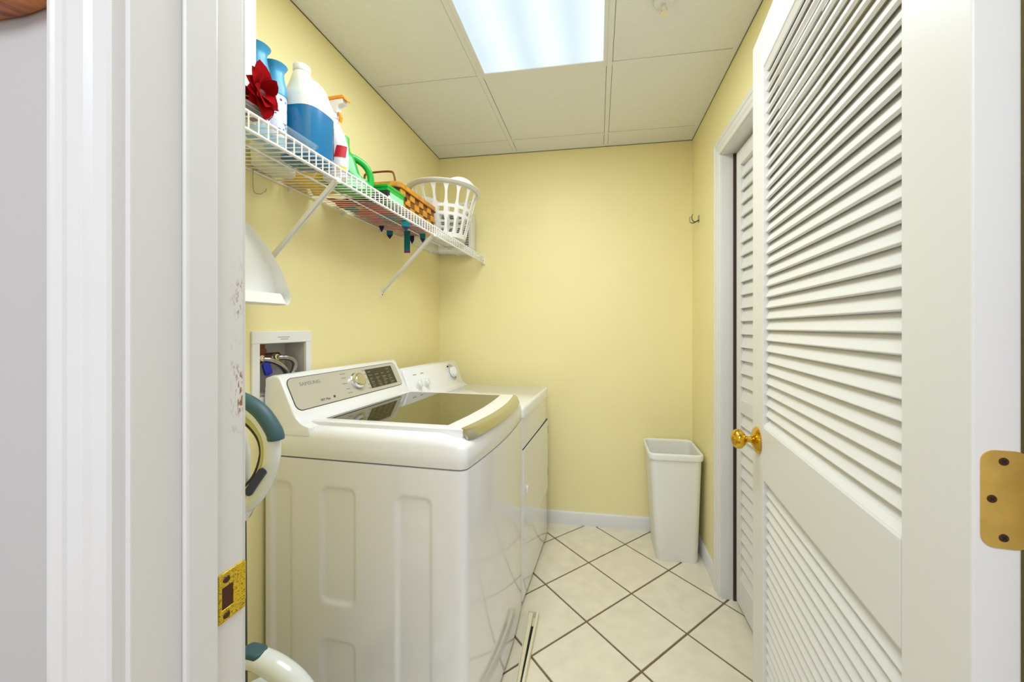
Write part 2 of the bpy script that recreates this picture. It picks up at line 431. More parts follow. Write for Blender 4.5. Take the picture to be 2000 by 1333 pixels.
# shadow line drawn as dark strips where the angle's upturned leg meets the wall paint
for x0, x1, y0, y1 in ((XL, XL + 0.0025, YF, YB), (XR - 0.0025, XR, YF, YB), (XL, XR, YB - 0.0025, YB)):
    q = MB(); q.box(x0, x1, y0, y1, ZC - 0.0072, ZC - 0.0045); q.build('shadow_line', 'seam_dark', ceil, smooth=False)

# ceiling light
cl = thing('ceiling_light', 'long recessed fluorescent ceiling light with a prismatic lens', 'ceiling light', (-0.245, 1.0985, ZC))
b = MB(); fx0, fx1, fy0, fy1 = -0.531, 0.041, 0.497, 1.700
for q in ((fx0, fx1, fy0, fy0 + 0.016), (fx0, fx1, fy1 - 0.016, fy1), (fx0, fx0 + 0.016, fy0 + 0.016, fy1 - 0.016), (fx1 - 0.016, fx1, fy0 + 0.016, fy1 - 0.016)):
    b.box(*q, ZC - 0.006, ZC + 0.01)
b.build('frame', 'tee_white', cl, smooth=False, bevel=0.001)
b = MB(); b.box(fx0 + 0.016, fx1 - 0.016, fy0 + 0.016, fy1 - 0.016, ZC - 0.002, ZC + 0.004)
b.build('lens', 'light_lens', cl, smooth=False)
b = MB(); b.box(fx0, fx1, fy0, fy1, ZC + 0.0115, ZC + 0.028); b.build('housing', 'tee_white', cl, smooth=False)

# sprinkler
sp = thing('fire_sprinkler', 'small pendent fire sprinkler on the ceiling tile', 'sprinkler', (0.236, 1.412, ZC))
b = MB(); b.lathe([(0.0, -0.004), (0.036, -0.004), (0.034, -0.009), (0.026, -0.014), (0.014, -0.015), (0.0, -0.015)], 28, M=T((0.236, 1.412, ZC))); b.build('escutcheon', 'tee_white', sp)
b = MB(); b.lathe([(0.0, -0.012), (0.008, -0.012), (0.007, -0.026), (0.0, -0.026)], 12, M=T((0.236, 1.412, ZC)))
for s_ in (-1, 1): b.tube([(0.236 + s_ * 0.006, 1.412, ZC - 0.024), (0.236 + s_ * 0.011, 1.412, ZC - 0.034), (0.236, 1.412, ZC - 0.046)], 0.0018, 6)
b.build('body', 'chrome', sp)
b = MB(); b.lathe([(0.0, -0.046), (0.013, -0.046), (0.013, -0.048), (0.0, -0.048)], 14, M=T((0.236, 1.412, ZC))); b.build('deflector', 'chrome', sp)

# ------------------------------------------------------------------ doorway trim
CP = [(0.0, 0.0), (0.0, 0.010), (0.003, 0.0125), (0.022, 0.0145), (0.027, 0.011), (0.031, 0.0125), (0.036, 0.0155), (0.058, 0.0175), (0.064, 0.0140), (0.067, 0.0175), (0.076, 0.019), (0.081, 0.0165), (0.086, 0.0185), (0.094, 0.0175), (0.096, 0.014), (0.096, 0.0)]
CP = [(a * 0.664, t) for a, t in CP]
def casing(name, label, x0, x1, top, yface, sgn):
    """mitred casing around a doorway in a wall that faces -Y (sgn=-1) or +Y"""
    root = thing(name, label, 'door casing', (x0, yface, 0)); root['kind'] = 'structure'
    for sd, xe in ((-1, x0), (1, x1)):
        q = MB(); rings = []
        for zt in (0, 1):
            rings.append([(xe + sd * a, yface + sgn * t, 0.0 if zt == 0 else top + a) for a, t in CP])
        q.loft(rings); q.build('casing_leg', 'trim_white', root, angle=20)
    q = MB(); q.loft([[(xe + sd * a, yface + sgn * t, top + a) for a, t in CP] for sd, xe in ((-1, x0), (1, x1))])
    q.build('casing_head', 'trim_white', root, angle=20)
    return root
casing('trim_1', 'moulded white door casing on the hall side, left foreground', DX0 - 0.005, DX1 + 0.005, DZ + 0.005, YH, -1)
casing('trim_2', 'white casing on the room side of the doorway', DX0 - 0.008, DX1 + 0.012, DZ + 0.008, YF, 1)
jb = thing('trim_3', 'white door jamb with worn brass strike plate and scuffed edge', 'door jamb', (DX0, YH, 0)); jb['kind'] = 'structure'
for x0, x1 in ((DX0 - 0.02, DX0), (DX1, DX1 + 0.02)):
    q = MB(); q.box(x0, x1, YH, YF, 0, DZ + 0.02); q.build('jamb_leg', 'jamb_paint', jb, smooth=False, bevel=0.001)
q = MB(); q.box(DX0, DX1, YH, YF, DZ, DZ + 0.02); q.build('jamb_head', 'jamb_paint', jb, smooth=False)
for x0, x1 in ((DX0, DX0 + 0.007), (DX1 - 0.007, DX1)):
    q = MB(); q.box(x0, x1, YH + 0.044, YH + 0.079, 0, DZ); q.build('door_stop', 'trim_white', jb, smooth=False, bevel=0.003)
# strike plate: plate with a latch hole and a bent lip past the jamb edge
zs = 0.972; q = MB()
X1 = DX0 + 0.0022
def plate_quad(y0, y1, z0, z1): q.box(DX0, X1, y0, y1, z0, z1)
plate_quad(0.3745, 0.407, zs + 0.012, zs + 0.029); plate_quad(0.3745, 0.407, zs - 0.029, zs - 0.014)
plate_quad(0.3745, 0.378, zs - 0.014, zs + 0.012); plate_quad(0.392, 0.407, zs - 0.014, zs + 0.012)
q.prism([(X1, 0.407), (X1 - 0.005, 0.4125), (X1 - 0.007, 0.4125), (DX0 - 0.0005, 0.4062)], zs - 0.022, zs + 0.024, 'z')
st = q.build('strike_plate', 'strike_brass', jb, bevel=0.0006)
q = MB(); q.box(DX0, DX0 + 0.0012, 0.378, 0.392, zs - 0.014, zs + 0.012); q.build('latch_hole', 'screw_dark', st, smooth=False)
for dz in (0.0205, -0.0215):
    q = MB(); q.lathe([(0.0, 0), (0.0042, 0), (0.0036, 0.0012), (0.0, 0.0012)], 14, M=T((X1, 0.383, zs + dz)) @ rot(90, 'Y')); q.build('screw', 'screw_dark', st)

# wooden piece hung on the hall wall
wf = thing('picture_frame', 'varnished wooden frame hanging on the hall wall, top left corner', 'picture frame', (-0.66, YH, 1.604))
q = MB(); q.prism([(-0.86, 1.5985), (-0.560, 1.5965), (-0.5095, 1.6045), (-0.5085, 1.97), (-0.86, 1.97)], YH - 0.022, YH - 0.001, 'y')
q.build('moulding', 'frame_wood', wf, bevel=0.004)
q = MB(); q.box(-0.82, -0.555, YH - 0.024, YH - 0.0215, 1.63, 1.91); q.build('panel', 'tan_card', wf, smooth=False)

# ------------------------------------------------------------------ open louvred door
ang = math.atan2(0.9943, 0.1065)
door = thing('door_1', 'open white louvred door with brass knob and hinge, right foreground', 'door', (0.385, 0.459, 0.012), ang); door['kind'] = 'structure'
DW, DT, DH = 0.79, 0.040, 2.128
SA, SB = 0.111, 0.690
def dpart(name, x0, x1, z0, z1, bev=0.002, y0=-DT, y1=0.0):
    q = MB(); q.box(x0, x1, y0, y1, z0, z1); return q.build(name, 'door_white', door, smooth=False, bevel=bev, local=True)
dpart('stile', 0, SA, 0, DH); dpart('stile', SB, DW, 0, DH)
dpart('rail', SA, SB, 2.008, DH); dpart('rail', SA, SB, 0.848, 1.000, 0.004); dpart('rail', SA, SB, 0, 0.235)
# small sloped beads where louvres meet the rails
for z, s_ in ((2.008, -1), (1.0, 1), (0.848, -1), (0.235, 1)):
    q = MB(); q.prism([(0.0 - 0.002, z), (-0.016, z), (-0.016, z + s_ * 0.010), (-0.010, z + s_ * 0.012)], SA, SB, 'x'); q.build('bead', 'door_white', door, smooth=False, local=True)
def slat_mesh(length, wdt, th, tilt):
    q = MB(); q.box(0, length, -wdt / 2, wdt / 2, -th / 2, th / 2, M=Matrix.Rotation(R(-tilt), 4, 'X')); return q
first = None
def slats(z0, z1, pitch):
    global first
    n = int(round((z1 - z0) / pitch)); p = (z1 - z0) / n
    for k in range(n):
        z = z0 + (k + 0.5) * p
        if first is None:
            first = slat_mesh(SB - SA + 0.008, 0.0480, 0.0075, 66).build('slat', 'door_white', door, smooth=False, bevel=0.0018, local=True); o = first
        else:
            o = first.copy(); COL.objects.link(o)
        o.location = (SA - 0.004, -DT / 2, z)
        o.rotation_euler = (R(random.uniform(-1.2, 1.2)), 0, 0)
slats(1.004, 2.006, 0.0302); slats(0.238, 0.846, 0.0302)
# knob set
def knob(parent, x, y, z, s_):
    M = T((x, y, z)) @ rot(-90 * s_, 'X')
    r_ = MB().lathe([(0, 0), (0.037, 0), (0.039, 0.003), (0.033, 0.009), (0.018, 0.014), (0.012, 0.018), (0.0, 0.018)], 32, M=M).build('rosette', 'brass', parent, local=True)
    k_ = MB().lathe([(0.0, 0.014), (0.0095, 0.014), (0.0085, 0.026), (0.0105, 0.032), (0.020, 0.037), (0.0275, 0.045), (0.0285, 0.054), (0.0255, 0.062), (0.017, 0.069), (0.006, 0.072), (0, 0.0722)], 32, M=M).build('knob', 'brass', parent, local=True)
knob(door, 0.738, 0.0, 0.948, 1); knob(door, 0.738, -DT, 0.948, -1)
# hinge leaf let into the hinge edge, knuckle at its far side
hz0, hz1 = 1.052, 1.152
q = MB(); q.prism(rrect(-0.046, -0.0065, hz0, hz1, 0.012, 6), -0.0016, 0.0, 'x')
hl = q.build('hinge_leaf', 'brass_old', door, local=True)
q = MB()
for k in range(5):
    z0 = hz0 + k * (hz1 - hz0) / 5
    q.tube([(-0.004, -0.050, z0 + 0.0006), (-0.004, -0.050, z0 + (hz1 - hz0) / 5 - 0.0006)], 0.0055, 12)
q.build('hinge_barrel', 'brass_old', door, local=True)
for y, z in ((-0.0245, hz1 - 0.011), (-0.0150, 1.102), (-0.0245, hz0 + 0.011)):
    s0 = MB().lathe([(0, 0), (0.0042, 0), (0.0038, 0.0009), (0, 0.0009)], 18, M=T((-0.0015, y, z)) @ rot(-90, 'Y')).build('screw', 'screw_dark', hl, local=True)
    q = MB()
    for a in (45, 135): q.box(-0.0026, 0.0026, -0.0006, 0.0006, 0, 0.0012, M=T((-0.0015, y, z)) @ rot(-90, 'Y') @ rot(a, 'Z'))
    # cross recess is joined with its screw (sub-part depth limit)
    q.build('screw_recess', 'dark_gap', hl, smooth=False, local=True)

# ------------------------------------------------------------------ closet casing and folding louvred door
cc = thing('trim_4', 'white moulded casing around the closet doorway', 'door casing', (XR, CY1, 0)); cc['kind'] = 'structure'
for sd, ye in ((1, CY1), (-1, CY0)):
    q = MB(); q.loft([[(XR - t, ye + sd * a * 1.17, 0.0 if k == 0 else CZT + a * 1.17) for a, t in CP] for k in (0, 1)]); q.build('casing_leg', 'trim_white', cc, angle=20)
q = MB(); q.loft([[(XR - t, ye + sd * a * 1.17, CZT + a * 1.17) for a, t in CP] for sd, ye in ((1, CY1), (-1, CY0))]); q.build('casing_head', 'trim_white', cc, angle=20)
for y0, y1 in ((CY1 - 0.004, CY1 + 0.012), (CY0 - 0.012, CY0 + 0.004)):
    q = MB(); q.box(XR - 0.004, XR + 0.12, y0, y1, 0, CZT + 0.01); q.build('jamb_leg', 'trim_white', cc, smooth=False)
q = MB(); q.box(XR - 0.004, XR + 0.12, CY0, CY1, CZT - 0.004, CZT + 0.012); q.build('jamb_head', 'trim_white', cc, smooth=False)
q = MB(); q.box(0.633, 0.647, CY1 - 0.010, CY1 - 0.004, 0, CZT - 0.004); q.build('jamb_gap_shade', 'gap_shade_brown', cc, smooth=False)  # dark brown strip paints the shaded gap between jamb and folding door
bd = thing('door_2', 'closed white folding louvred closet door behind the brass knob', 'door', (0.655, 1.5, 0.022), 0); bd['kind'] = 'structure'
BX0, BX1 = 0.637, 0.667
slat2 = None
for y0, y1 in ((1.493, CY1 - 0.036), (CY0 + 0.012, 1.487)):
    zt = CZT - 0.018
    def pb(name, a, c, z0, z1):
        q = MB(); q.box(BX0, BX1, a, c, z0, z1); q.build(name, 'door_white', bd, smooth=False, bevel=0.002)
    pb('stile', y0, y0 + 0.045, 0.024, zt); pb('stile', y1 - 0.045, y1, 0.024, zt)
    pb('rail', y0 + 0.045, y1 - 0.045, zt - 0.07, zt); pb('rail', y0 + 0.045, y1 - 0.045, 0.905, 0.965); pb('rail', y0 + 0.045, y1 - 0.045, 0.024, 0.155)
    for z0, z1 in ((0.965, zt - 0.07), (0.155, 0.905)):
        n = int(round((z1 - z0) / 0.0586)); p = (z1 - z0) / n
        for k in range(n):
            M = T((0.652, y0 + 0.043, z0 + (k + 0.5) * p))
            if slat2 is None:
                q = MB(); q.box(-0.004, 0.004, 0, (y1 - y0) - 0.086, -0.0325, 0.0325, M=rot(16, 'Y')); slat2 = q.build('slat', 'door_white', bd, smooth=False, bevel=0.0015)
                slat2.matrix_basis = M
            else: rep(slat2, bd, M)

# ------------------------------------------------------------------ washing machine
RZ = R(-3.0)
wa = thing('washing_machine', 'white top-loading washer with dark glass lid and silver control panel', 'washing machine', (-0.681, 1.387, 0), RZ)
HW = 0.33
def front_x(y): return 0.342 - 0.020 * (y / HW) ** 2
def washer_perim(dense):
    pts = []   # counter-clockwise from back-near corner along the near side (-y)
    step = 0.005 if dense else 0.03
    x = -0.371
    r = 0.028
    xf = front_x(-HW + r) - 0.0
    n = int((xf - r + 0.362) / step)
    for k in range(n + 1): pts.append((-0.371 + (xf - r + 0.362) * k / n, -HW))
    for k in range(1, 7):
        a = R(-90 + 90 * k / 7); pts.append((xf - r + r * math.cos(a), -HW + r + r * math.sin(a)))
    for k in range(13):
        y = -HW + r + (2 * HW - 2 * r) * k / 12; pts.append((front_x(y), y))
    for k in range(1, 7):
        a = R(90 * k / 7); pts.append((xf - r + r * math.cos(a), HW - r + r * math.sin(a)))
    for k in range(9): pts.append((xf - r - (xf - r + 0.362) * k / 8, HW))
    pts += [(-0.3735, HW - 0.004)] + [(-0.374, HW - 0.03 - (2 * HW - 0.06) * k / 6) for k in range(7)] + [(-0.3735, -HW + 0.004)]
    return pts
def sm(t): t = max(0.0, min(1.0, t)); return t * t * (3 - 2 * t)
RECS = [(-0.352, -0.266, 0.06, 0.800), (-0.165, -0.034, 0.422, 0.795), (-0.165, -0.034, 0.05, 0.318), (0.096, 0.222, 0.05, 0.790)]
def recess(x, z):
    d = 0.0
    for x0, x1, z0, z1 in RECS:
        r = 0.03
        qx = abs(x - (x0 + x1) / 2) - (x1 - x0) / 2 + r; qz = abs(z - (z0 + z1) / 2) - (z1 - z0) / 2 + r
        sd = math.hypot(max(qx, 0), max(qz, 0)) + min(max(qx, qz), 0) - r
        d = max(d, sm(-sd / 0.016))
    return 0.007 * d
P = washer_perim(True); rings = []
nz = 165
for k in range(nz + 1):
    z = 0.025 + (0.872 - 0.025) * k / nz
    rings.append([(x, y + (recess(x, z) if y <= -HW + 1e-6 else 0), z) for x, y in P])
MB().loft(rings).build('cabinet', 'appliance', wa, local=True, angle=60)
P2 = washer_perim(False); rings = []
for z, d in ((0.8735, 0.010), (0.8755, 0.010)): rings.append([(x * (1 - d / 0.34), y * (1 - d / 0.34), z) for x, y in P2])
MB().loft(rings).build('seam', 'dark_gap', wa, local=True)
rings = []
for z, d in ((0.8765, 0.001), (0.878, 0.0), (0.915, 0.0), (0.940, 0.001), (0.953, 0.005), (0.963, 0.013), (0.969, 0.025), (0.971, 0.040)):
    rings.append([(x * (1 - d / 0.34), y * (1 - d / 0.33), z - 0.014 * sm((x - 0.25) / 0.09) * (z - 0.8765) / 0.0945) for x, y in P2])
MB().loft(rings).build('top_cover', 'appliance_top', wa, local=True, angle=60)
# lid: white frame, dark glass, chrome lip
def lid_front(y, o=0.0): return 0.338 - 0.030 * (y / 0.30) ** 2 + o
def lid_outline(ins):
    p = [(-0.232 + ins, -0.290 + ins), ]
    for k in range(13):
        y = -0.290 + ins + (0.58 - 2 * ins) * k / 12; p.append((lid_front(y) - 0.012 - ins, y))
    p.append((-0.232 + ins, 0.290 - ins)); return p
rings = [[(x, y, 0.950) for x, y in lid_outline(0.002)], [(x, y, 0.982) for x, y in lid_outline(0.0)], [(x, y, 0.987) for x, y in lid_outline(0.006)]]
lid = MB().loft(rings).build('lid', 'appliance_top', wa, local=True)
mg = bpy.data.materials.new('lid_glass'); mg.use_nodes = True; nt = mg.node_tree; bs = nt.nodes['Principled BSDF']
bs.inputs['Base Color'].default_value = (0.045, 0.039, 0.004, 1); bs.inputs['Roughness'].default_value = 0.03; bs.inputs['IOR'].default_value = 1.9; bs.inputs['Specular IOR Level'].default_value = 0.8
MATS['lid_glass'] = mg
gp = [(-0.200, -0.262), (0.238, -0.262), (0.250, -0.13), (0.254, 0.0), (0.250, 0.13), (0.238, 0.262), (-0.200, 0.262)]
MB().prism(gp, 0.9866, 0.9880, 'z').build('glass', 'lid_glass', lid, local=True, smooth=False)
q = MB()
n = 24; rr = []
for k in range(n + 1):
    y = -0.288 + 0.576 * k / n; e = min(1.0, (1 - abs(y) / 0.288) * 12 + 0.25)
    xo = lid_front(y)
    rr.append([(xo - 0.018, y, 0.9874), (xo - 0.006, y, 0.9862), (xo + 0.006 * e, y, 0.976), (xo + 0.014 * e, y, 0.957), (xo + 0.011 * e, y, 0.952), (xo - 0.008, y, 0.966)])
q.loft(rr); q.build('lid_handle', 'brushed', lid, local=True, angle=50)
# console: side profile (x,z) swept across the width with rounded ends
CPR = [(-0.374, 0.945), (-0.374, 1.085), (-0.371, 1.110), (-0.371, 1.126), (-0.347, 1.134), (-0.330, 1.133), (-0.318, 1.126), (-0.262, 1.010), (-0.252, 0.996), (-0.238, 0.984), (-0.222, 0.976), (-0.200, 0.970), (-0.200, 0.945)]
rr = []
for y, i in ((-0.3295, 0.010), (-0.3285, 0.004), (-0.3255, 0.001), (-0.322, 0.0), (0.318, 0.0), (0.322, 0.002), (0.326, 0.007), (0.328, 0.014)):
    cx, czz = -0.32, 0.985
    rr.append([(cx + (x - cx) * (1 - i / 0.11) if x > -0.36 else x, y, (czz + (z - czz) * (1 - i / 0.17)) if z > 0.985 else z) for x, z in CPR])
MB().loft(rr).build('console', 'appliance_top', wa, local=True, angle=45)
# the slanted control panel: local frame y along the width, t up the slope
pa, pb_ = Vector((-0.264, 0, 1.014)), Vector((-0.316, 0, 1.122))
tv = (pb_ - pa).normalized(); nv = Vector((tv.z, 0, -tv.x)); yv = Vector((0, 1, 0)); mid = (pa + pb_) / 2
PM = Matrix(((yv.x, tv.x, nv.x, mid.x), (yv.y, tv.y, nv.y, mid.y), (yv.z, tv.z, nv.z, mid.z), (0, 0, 0, 1)))
pr = rrect(-0.311, 0.300, -0.056, 0.056, 0.022, 6)
MB().prism(rrect(-0.3135, 0.3025, -0.0585, 0.0585, 0.0245, 6), -0.002, 0.0008, 'z', M=PM).build('panel_edge', 'print_dark', wa, local=True)
cp = MB().prism(pr, -0.001, 0.0022, 'z', M=PM).build('control_panel', 'silver_panel', wa, local=True)
MB().prism(rrect(0.075, 0.262, -0.042, 0.044, 0.002, 2), 0.0018, 0.0030, 'z', M=PM).build('display', 'display_dark', cp, local=True, smooth=False)
kq = MB(); KM = PM @ T((0.006, 0.002, 0.0022))
kq.lathe([(0, 0), (0.036, 0), (0.036, 0.004), (0.033, 0.006), (0.031, 0.016), (0.028, 0.020), (0.026, 0.0205)], 36, M=KM, cap=False); kd = kq.build('dial', 'chrome', wa, local=True)
MB().lathe([(0, 0.0195), (0.0262, 0.0195), (0.024, 0.0215), (0, 0.0222)], 36, M=KM).build('dial_face', 'brushed', kd, local=True)
text('brand_lettering', 'SAMSUNG', 0.019, 'print_grey', cp, PM @ T((-0.222, 0.030, 0.0024)), sx=1.05)
text('badge_lettering', 'VRT Plus', 0.0125, 'print_dark', cp, PM @ T((-0.185, -0.040, 0.0024)))
MB().lathe([(0, 0), (0.005, 0), (0.005, 0.0006), (0, 0.0006)], 14, M=PM @ T((-0.140, -0.037, 0.0022))).build('badge_dot', 'print_dark', cp, local=True)
q = MB()   # printed cycle names round the dial, too small to read
for sd in (-1, 1):
    for k in range(5):
        a = 60 - 30 * k; yy = 0.006 + sd * (0.046 + 0.012 * math.cos(R(a)) ** 2); tt = 0.002 + 0.046 * math.sin(R(a))
        L_ = (0.030, 0.022, 0.026, 0.020, 0.024)[k]
        q.box(*sorted((yy, yy + sd * L_)), tt - 0.0016, tt + 0.0016, 0.0022, 0.0026, M=PM)
q.build('cycle_marks', 'print_grey', cp, smooth=False, local=True)['kind'] = 'stuff'
q = MB()
for r_ in range(5):
    for c_ in range(4):
        if r_ < 1 and c_ in (1, 2): continue
        y0 = 0.085 + c_ * 0.043; t0 = 0.030 - r_ * 0.0155
        q.box(y0, y0 + random.uniform(0.018, 0.030), t0, t0 + 0.003, 0.0030, 0.0034, M=PM)
        if r_ > 1: q.box(y0, y0 + random.uniform(0.012, 0.026), t0 - 0.0065, t0 - 0.0045, 0.0030, 0.0034, M=PM)
q.build('display_marks', 'print_light', cp, smooth=False, local=True)['kind'] = 'stuff'
for k in range(6):
    MB().prism(rrect(0.272, 0.290, 0.031 - k * 0.0145, 0.040 - k * 0.0145, 0.003, 3), 0.002, 0.0032, 'z', M=PM).build('button', 'silver_panel', cp, local=True)
q = MB()
for x, y in ((-0.33, -0.28), (0.27, -0.28), (-0.33, 0.28), (0.27, 0.28)): q2 = MB().lathe([(0, 0), (0.02, 0), (0.018, 0.026), (0, 0.026)], 14, M=T((x, y, 0))); q2.build('foot', 'vac_dark', wa, local=True)

# ------------------------------------------------------------------ dryer
dr = thing('clothes_dryer', 'plain white clothes dryer with three white dials, against the back wall', 'dryer', (-0.668, 2.030, 0), R(-3.3))
q = MB(); q.prism(rrect(-0.33, 0.345, -0.308, 0.308, 0.014, 4), 0.025, 0.870, 'z'); q.build('cabinet', 'appliance', dr, local=True)
q = MB(); rr = []
for z, d in ((0.872, 0.0), (0.908, 0.0), (0.918, 0.003), (0.923, 0.010)):
    rr.append([(x, y, z) for x, y in rrect(-0.33 + d, 0.350 - d, -0.309 + d, 0.309 - d, 0.016, 4)])
q.loft(rr); q.build('top', 'appliance_top', dr, local=True, angle=50)
DPR = [(-0.335, 0.90), (-0.335, 1.060), (-0.325, 1.078), (-0.300, 1.082), (-0.268, 1.078), (-0.258, 1.068), (-0.212, 0.945), (-0.196, 0.928), (-0.176, 0.9235), (-0.176, 0.90)]
rr = []
for y, i in ((-0.307, 0.02), (-0.304, 0.006), (-0.298, 0.0), (0.298, 0.0), (0.304, 0.006), (0.307, 0.02)):
    rr.append([(-0.29 + (x + 0.29) * (1 - i / 0.12) if x > -0.33 else x, y, 0.93 + (z - 0.93) * (1 - i / 0.15) if z > 0.93 else z) for x, z in DPR])
q = MB(); q.loft(rr); con = q.build('console', 'appliance_top', dr, local=True, angle=45)
pa, pb_ = Vector((-0.212, 0, 0.945)), Vector((-0.258, 0, 1.068))
tv = (pb_ - pa).normalized(); nv = Vector((tv.z, 0, -tv.x)); mid = (pa + pb_) / 2
DM = Matrix(((0, tv.x, nv.x, mid.x), (1, tv.y, nv.y, mid.y), (0, tv.z, nv.z, mid.z), (0, 0, 0, 1)))
for y in (-0.225, -0.150):
    k_ = MB().lathe([(0, 0), (0.026, 0), (0.024, 0.004), (0.019, 0.006), (0.018, 0.022), (0.014, 0.026), (0, 0.026)], 24, M=DM @ T((y, -0.010, 0))).build('dial', 'plastic_white', dr, local=True)
    q = MB(); q.box(-0.003, 0.003, -0.017, 0.017, 0.024, 0.030, M=DM @ T((y, -0.010, 0)) @ rot(20, 'Z')); q.build('dial_grip', 'plastic_white', k_, local=True, bevel=0.001)
    q = MB(); q.box(y - 0.016, y + 0.016, 0.040, 0.044, 0, 0.0006, M=DM); q.build('print_mark', 'print_grey', dr, smooth=False, local=True)
k_ = MB().lathe([(0, 0), (0.042, 0), (0.042, 0.003), (0.036, 0.005), (0.033, 0.007), (0.030, 0.022), (0.024, 0.025), (0, 0.025)], 32, M=DM @ T((0.19, 0.006, 0))).build('timer_dial', 'plastic_white', dr, local=True)
q = MB(); q.box(-0.004, 0.004, -0.022, 0.022, 0.022, 0.030, M=DM @ T((0.19, 0.006, 0)) @ rot(-25, 'Z')); q.build('dial_grip', 'plastic_white', k_, local=True, bevel=0.001)
MB().lathe([(0.034, 0.0045), (0.0415, 0.0032), (0.0415, 0.0040), (0.034, 0.0058)], 32, M=DM @ T((0.19, 0.006, 0)), cap=False).build('dial_ring', 'print_grey', k_, local=True)
q = MB()
for k in range(22):
    a = R(360 * k / 22); q.box(0.046, 0.053, -0.0009, 0.0009, 0, 0.0006, M=DM @ T((0.19, 0.006, 0)) @ Matrix.Rotation(a, 4, 'Z'))
q.build('timer_marks', 'print_dark', dr, smooth=False, local=True)
MB().box(0.15, 0.17, -0.001, 0.009, 0, 0.0008, M=DM @ T((0.0, 0.042, 0))).build('timer_badge', 'dark_gap', dr, smooth=False, local=True)
q = MB(); q.prism(rrect(-0.295, 0.295, 0.300, 0.722, 0.010, 4), 0.344, 0.349, 'x'); ddo = q.build('door', 'appliance', dr, local=True, bevel=0.0015)
q = MB(); q.box(0.3435, 0.3465, -0.300, 0.300, 0.722, 0.728); q.build('door_gap', 'dark_gap', dr, smooth=False, local=True)
q = MB(); q.prism([(0.3485, 0.50), (0.358, 0.505), (0.358, 0.535), (0.3485, 0.54)], -0.255, -0.235, 'y'); q.build('door_pull', 'plastic_white', ddo, local=True, bevel=0.003)
for z in (0.64, 0.38):
    q = MB(); q.box(0.344, 0.3505, 0.2955, 0.299, z, z + 0.045); q.build('hinge', 'print_grey', dr, smooth=False, local=True)
for x, y in ((-0.28, -0.26), (0.28, -0.26), (-0.28, 0.26), (0.28, 0.26)): MB().lathe([(0, 0), (0.018, 0), (0.016, 0.026), (0, 0.026)], 12, M=T((x, y, 0))).build('foot', 'vac_dark', dr, local=True)

# ------------------------------------------------------------------ loose channel of trim on the floor by the washer
ch = thing('metal_trim_channel', 'cream metal trim channel lying on the tiles beside the washer', 'trim strip', (-0.28, 1.45, 0))
q = MB(); q.prism([(-0.265, 1.0), (-0.257, 1.0), (-0.256, 1.655), (-0.266, 1.655)], 0.0, 0.033, 'z'); q.build('outer_flange', 'cream_metal', ch, smooth=False, bevel=0.0015)
q = MB(); q.prism([(-0.271, 1.0), (-0.268, 1.0), (-0.301, 1.66), (-0.304, 1.66)], 0.0, 0.036, 'z'); q.build('inner_flange', 'cream_metal', ch, smooth=False, bevel=0.0008)
q = MB(); q.prism([(-0.268, 1.0), (-0.2665, 1.0), (-0.282, 1.655), (-0.301, 1.655)], 0.0, 0.020, 'z'); q.build('web', 'cream_metal', ch, smooth=False)
q = MB(); q.prism([(-0.2665, 1.0), (-0.265, 1.0), (-0.266, 1.60), (-0.281, 1.60)], 0.0, 0.004, 'z'); q.build('slot_shade', 'dark_gap', ch, smooth=False)  # dark strip on the floor paints the shade between web and outer flange
q = MB(); q.box(-0.301, -0.266, 1.652, 1.655, 0.004, 0.030); q.build('end_plate', 'cream_metal', ch, smooth=False)

# ------------------------------------------------------------------ trash can
tcn = thing('trash_can', 'tall white tapered plastic trash can in the far right corner', 'trash can', (0.44, 2.29, 0))
def tc_ring(z, d=0.0):
    t = z / 0.60
    x0 = 0.322 + (0.286 - 0.322) * t; x1 = 0.545 + (0.562 - 0.545) * t
    y0 = 2.166 + (2.146 - 2.166) * t; y1 = 2.400 + (2.436 - 2.400) * t
    return [(x, y, z) for x, y in rrect(x0 + d, x1 - d, y0 + d, y1 - d, 0.034 - d * 0.6, 6)]
rr = [tc_ring(0.004, 0.008), tc_ring(0.0, 0.003), tc_ring(0.01), tc_ring(0.3), tc_ring(0.555), tc_ring(0.566), tc_ring(0.592, 0.001), tc_ring(0.592, 0.004), tc_ring(0.3, 0.004), tc_ring(0.012, 0.006)]
MB().loft(rr).build('body', 'can_white', tcn, angle=50)
rr = [tc_ring(0.566, -0.001), tc_ring(0.566, -0.008), tc_ring(0.590, -0.009), tc_ring(0.598, -0.006), tc_ring(0.600, 0.0), tc_ring(0.596, 0.004), tc_ring(0.585, 0.0045)]
MB().loft(rr, False, False).build('rim', 'can_white', tcn, angle=60)

# ------------------------------------------------------------------ coat hook on the right wall
hk = thing('wall_hook', 'small double metal hook on the right wall', 'hook', (XR, 2.326, 1.924))
q = MB(); q.prism(rrect(2.312, 2.340, 1.905, 1.945, 0.008), XR - 0.003, XR, 'x'); q.build('plate', 'steel_wire', hk)
for dy in (-0.028, 0.028):
    q = MB(); q.tube(smooth_path([(XR - 0.002, 2.326, 1.918), (XR - 0.022, 2.326 + dy * 0.3, 1.906), (XR - 0.040, 2.326 + dy * 0.8, 1.910), (XR - 0.046, 2.326 + dy, 1.930), (XR - 0.042, 2.326 + dy, 1.945)]), 0.0032, 8); q.build('prong', 'hook_steel', hk)

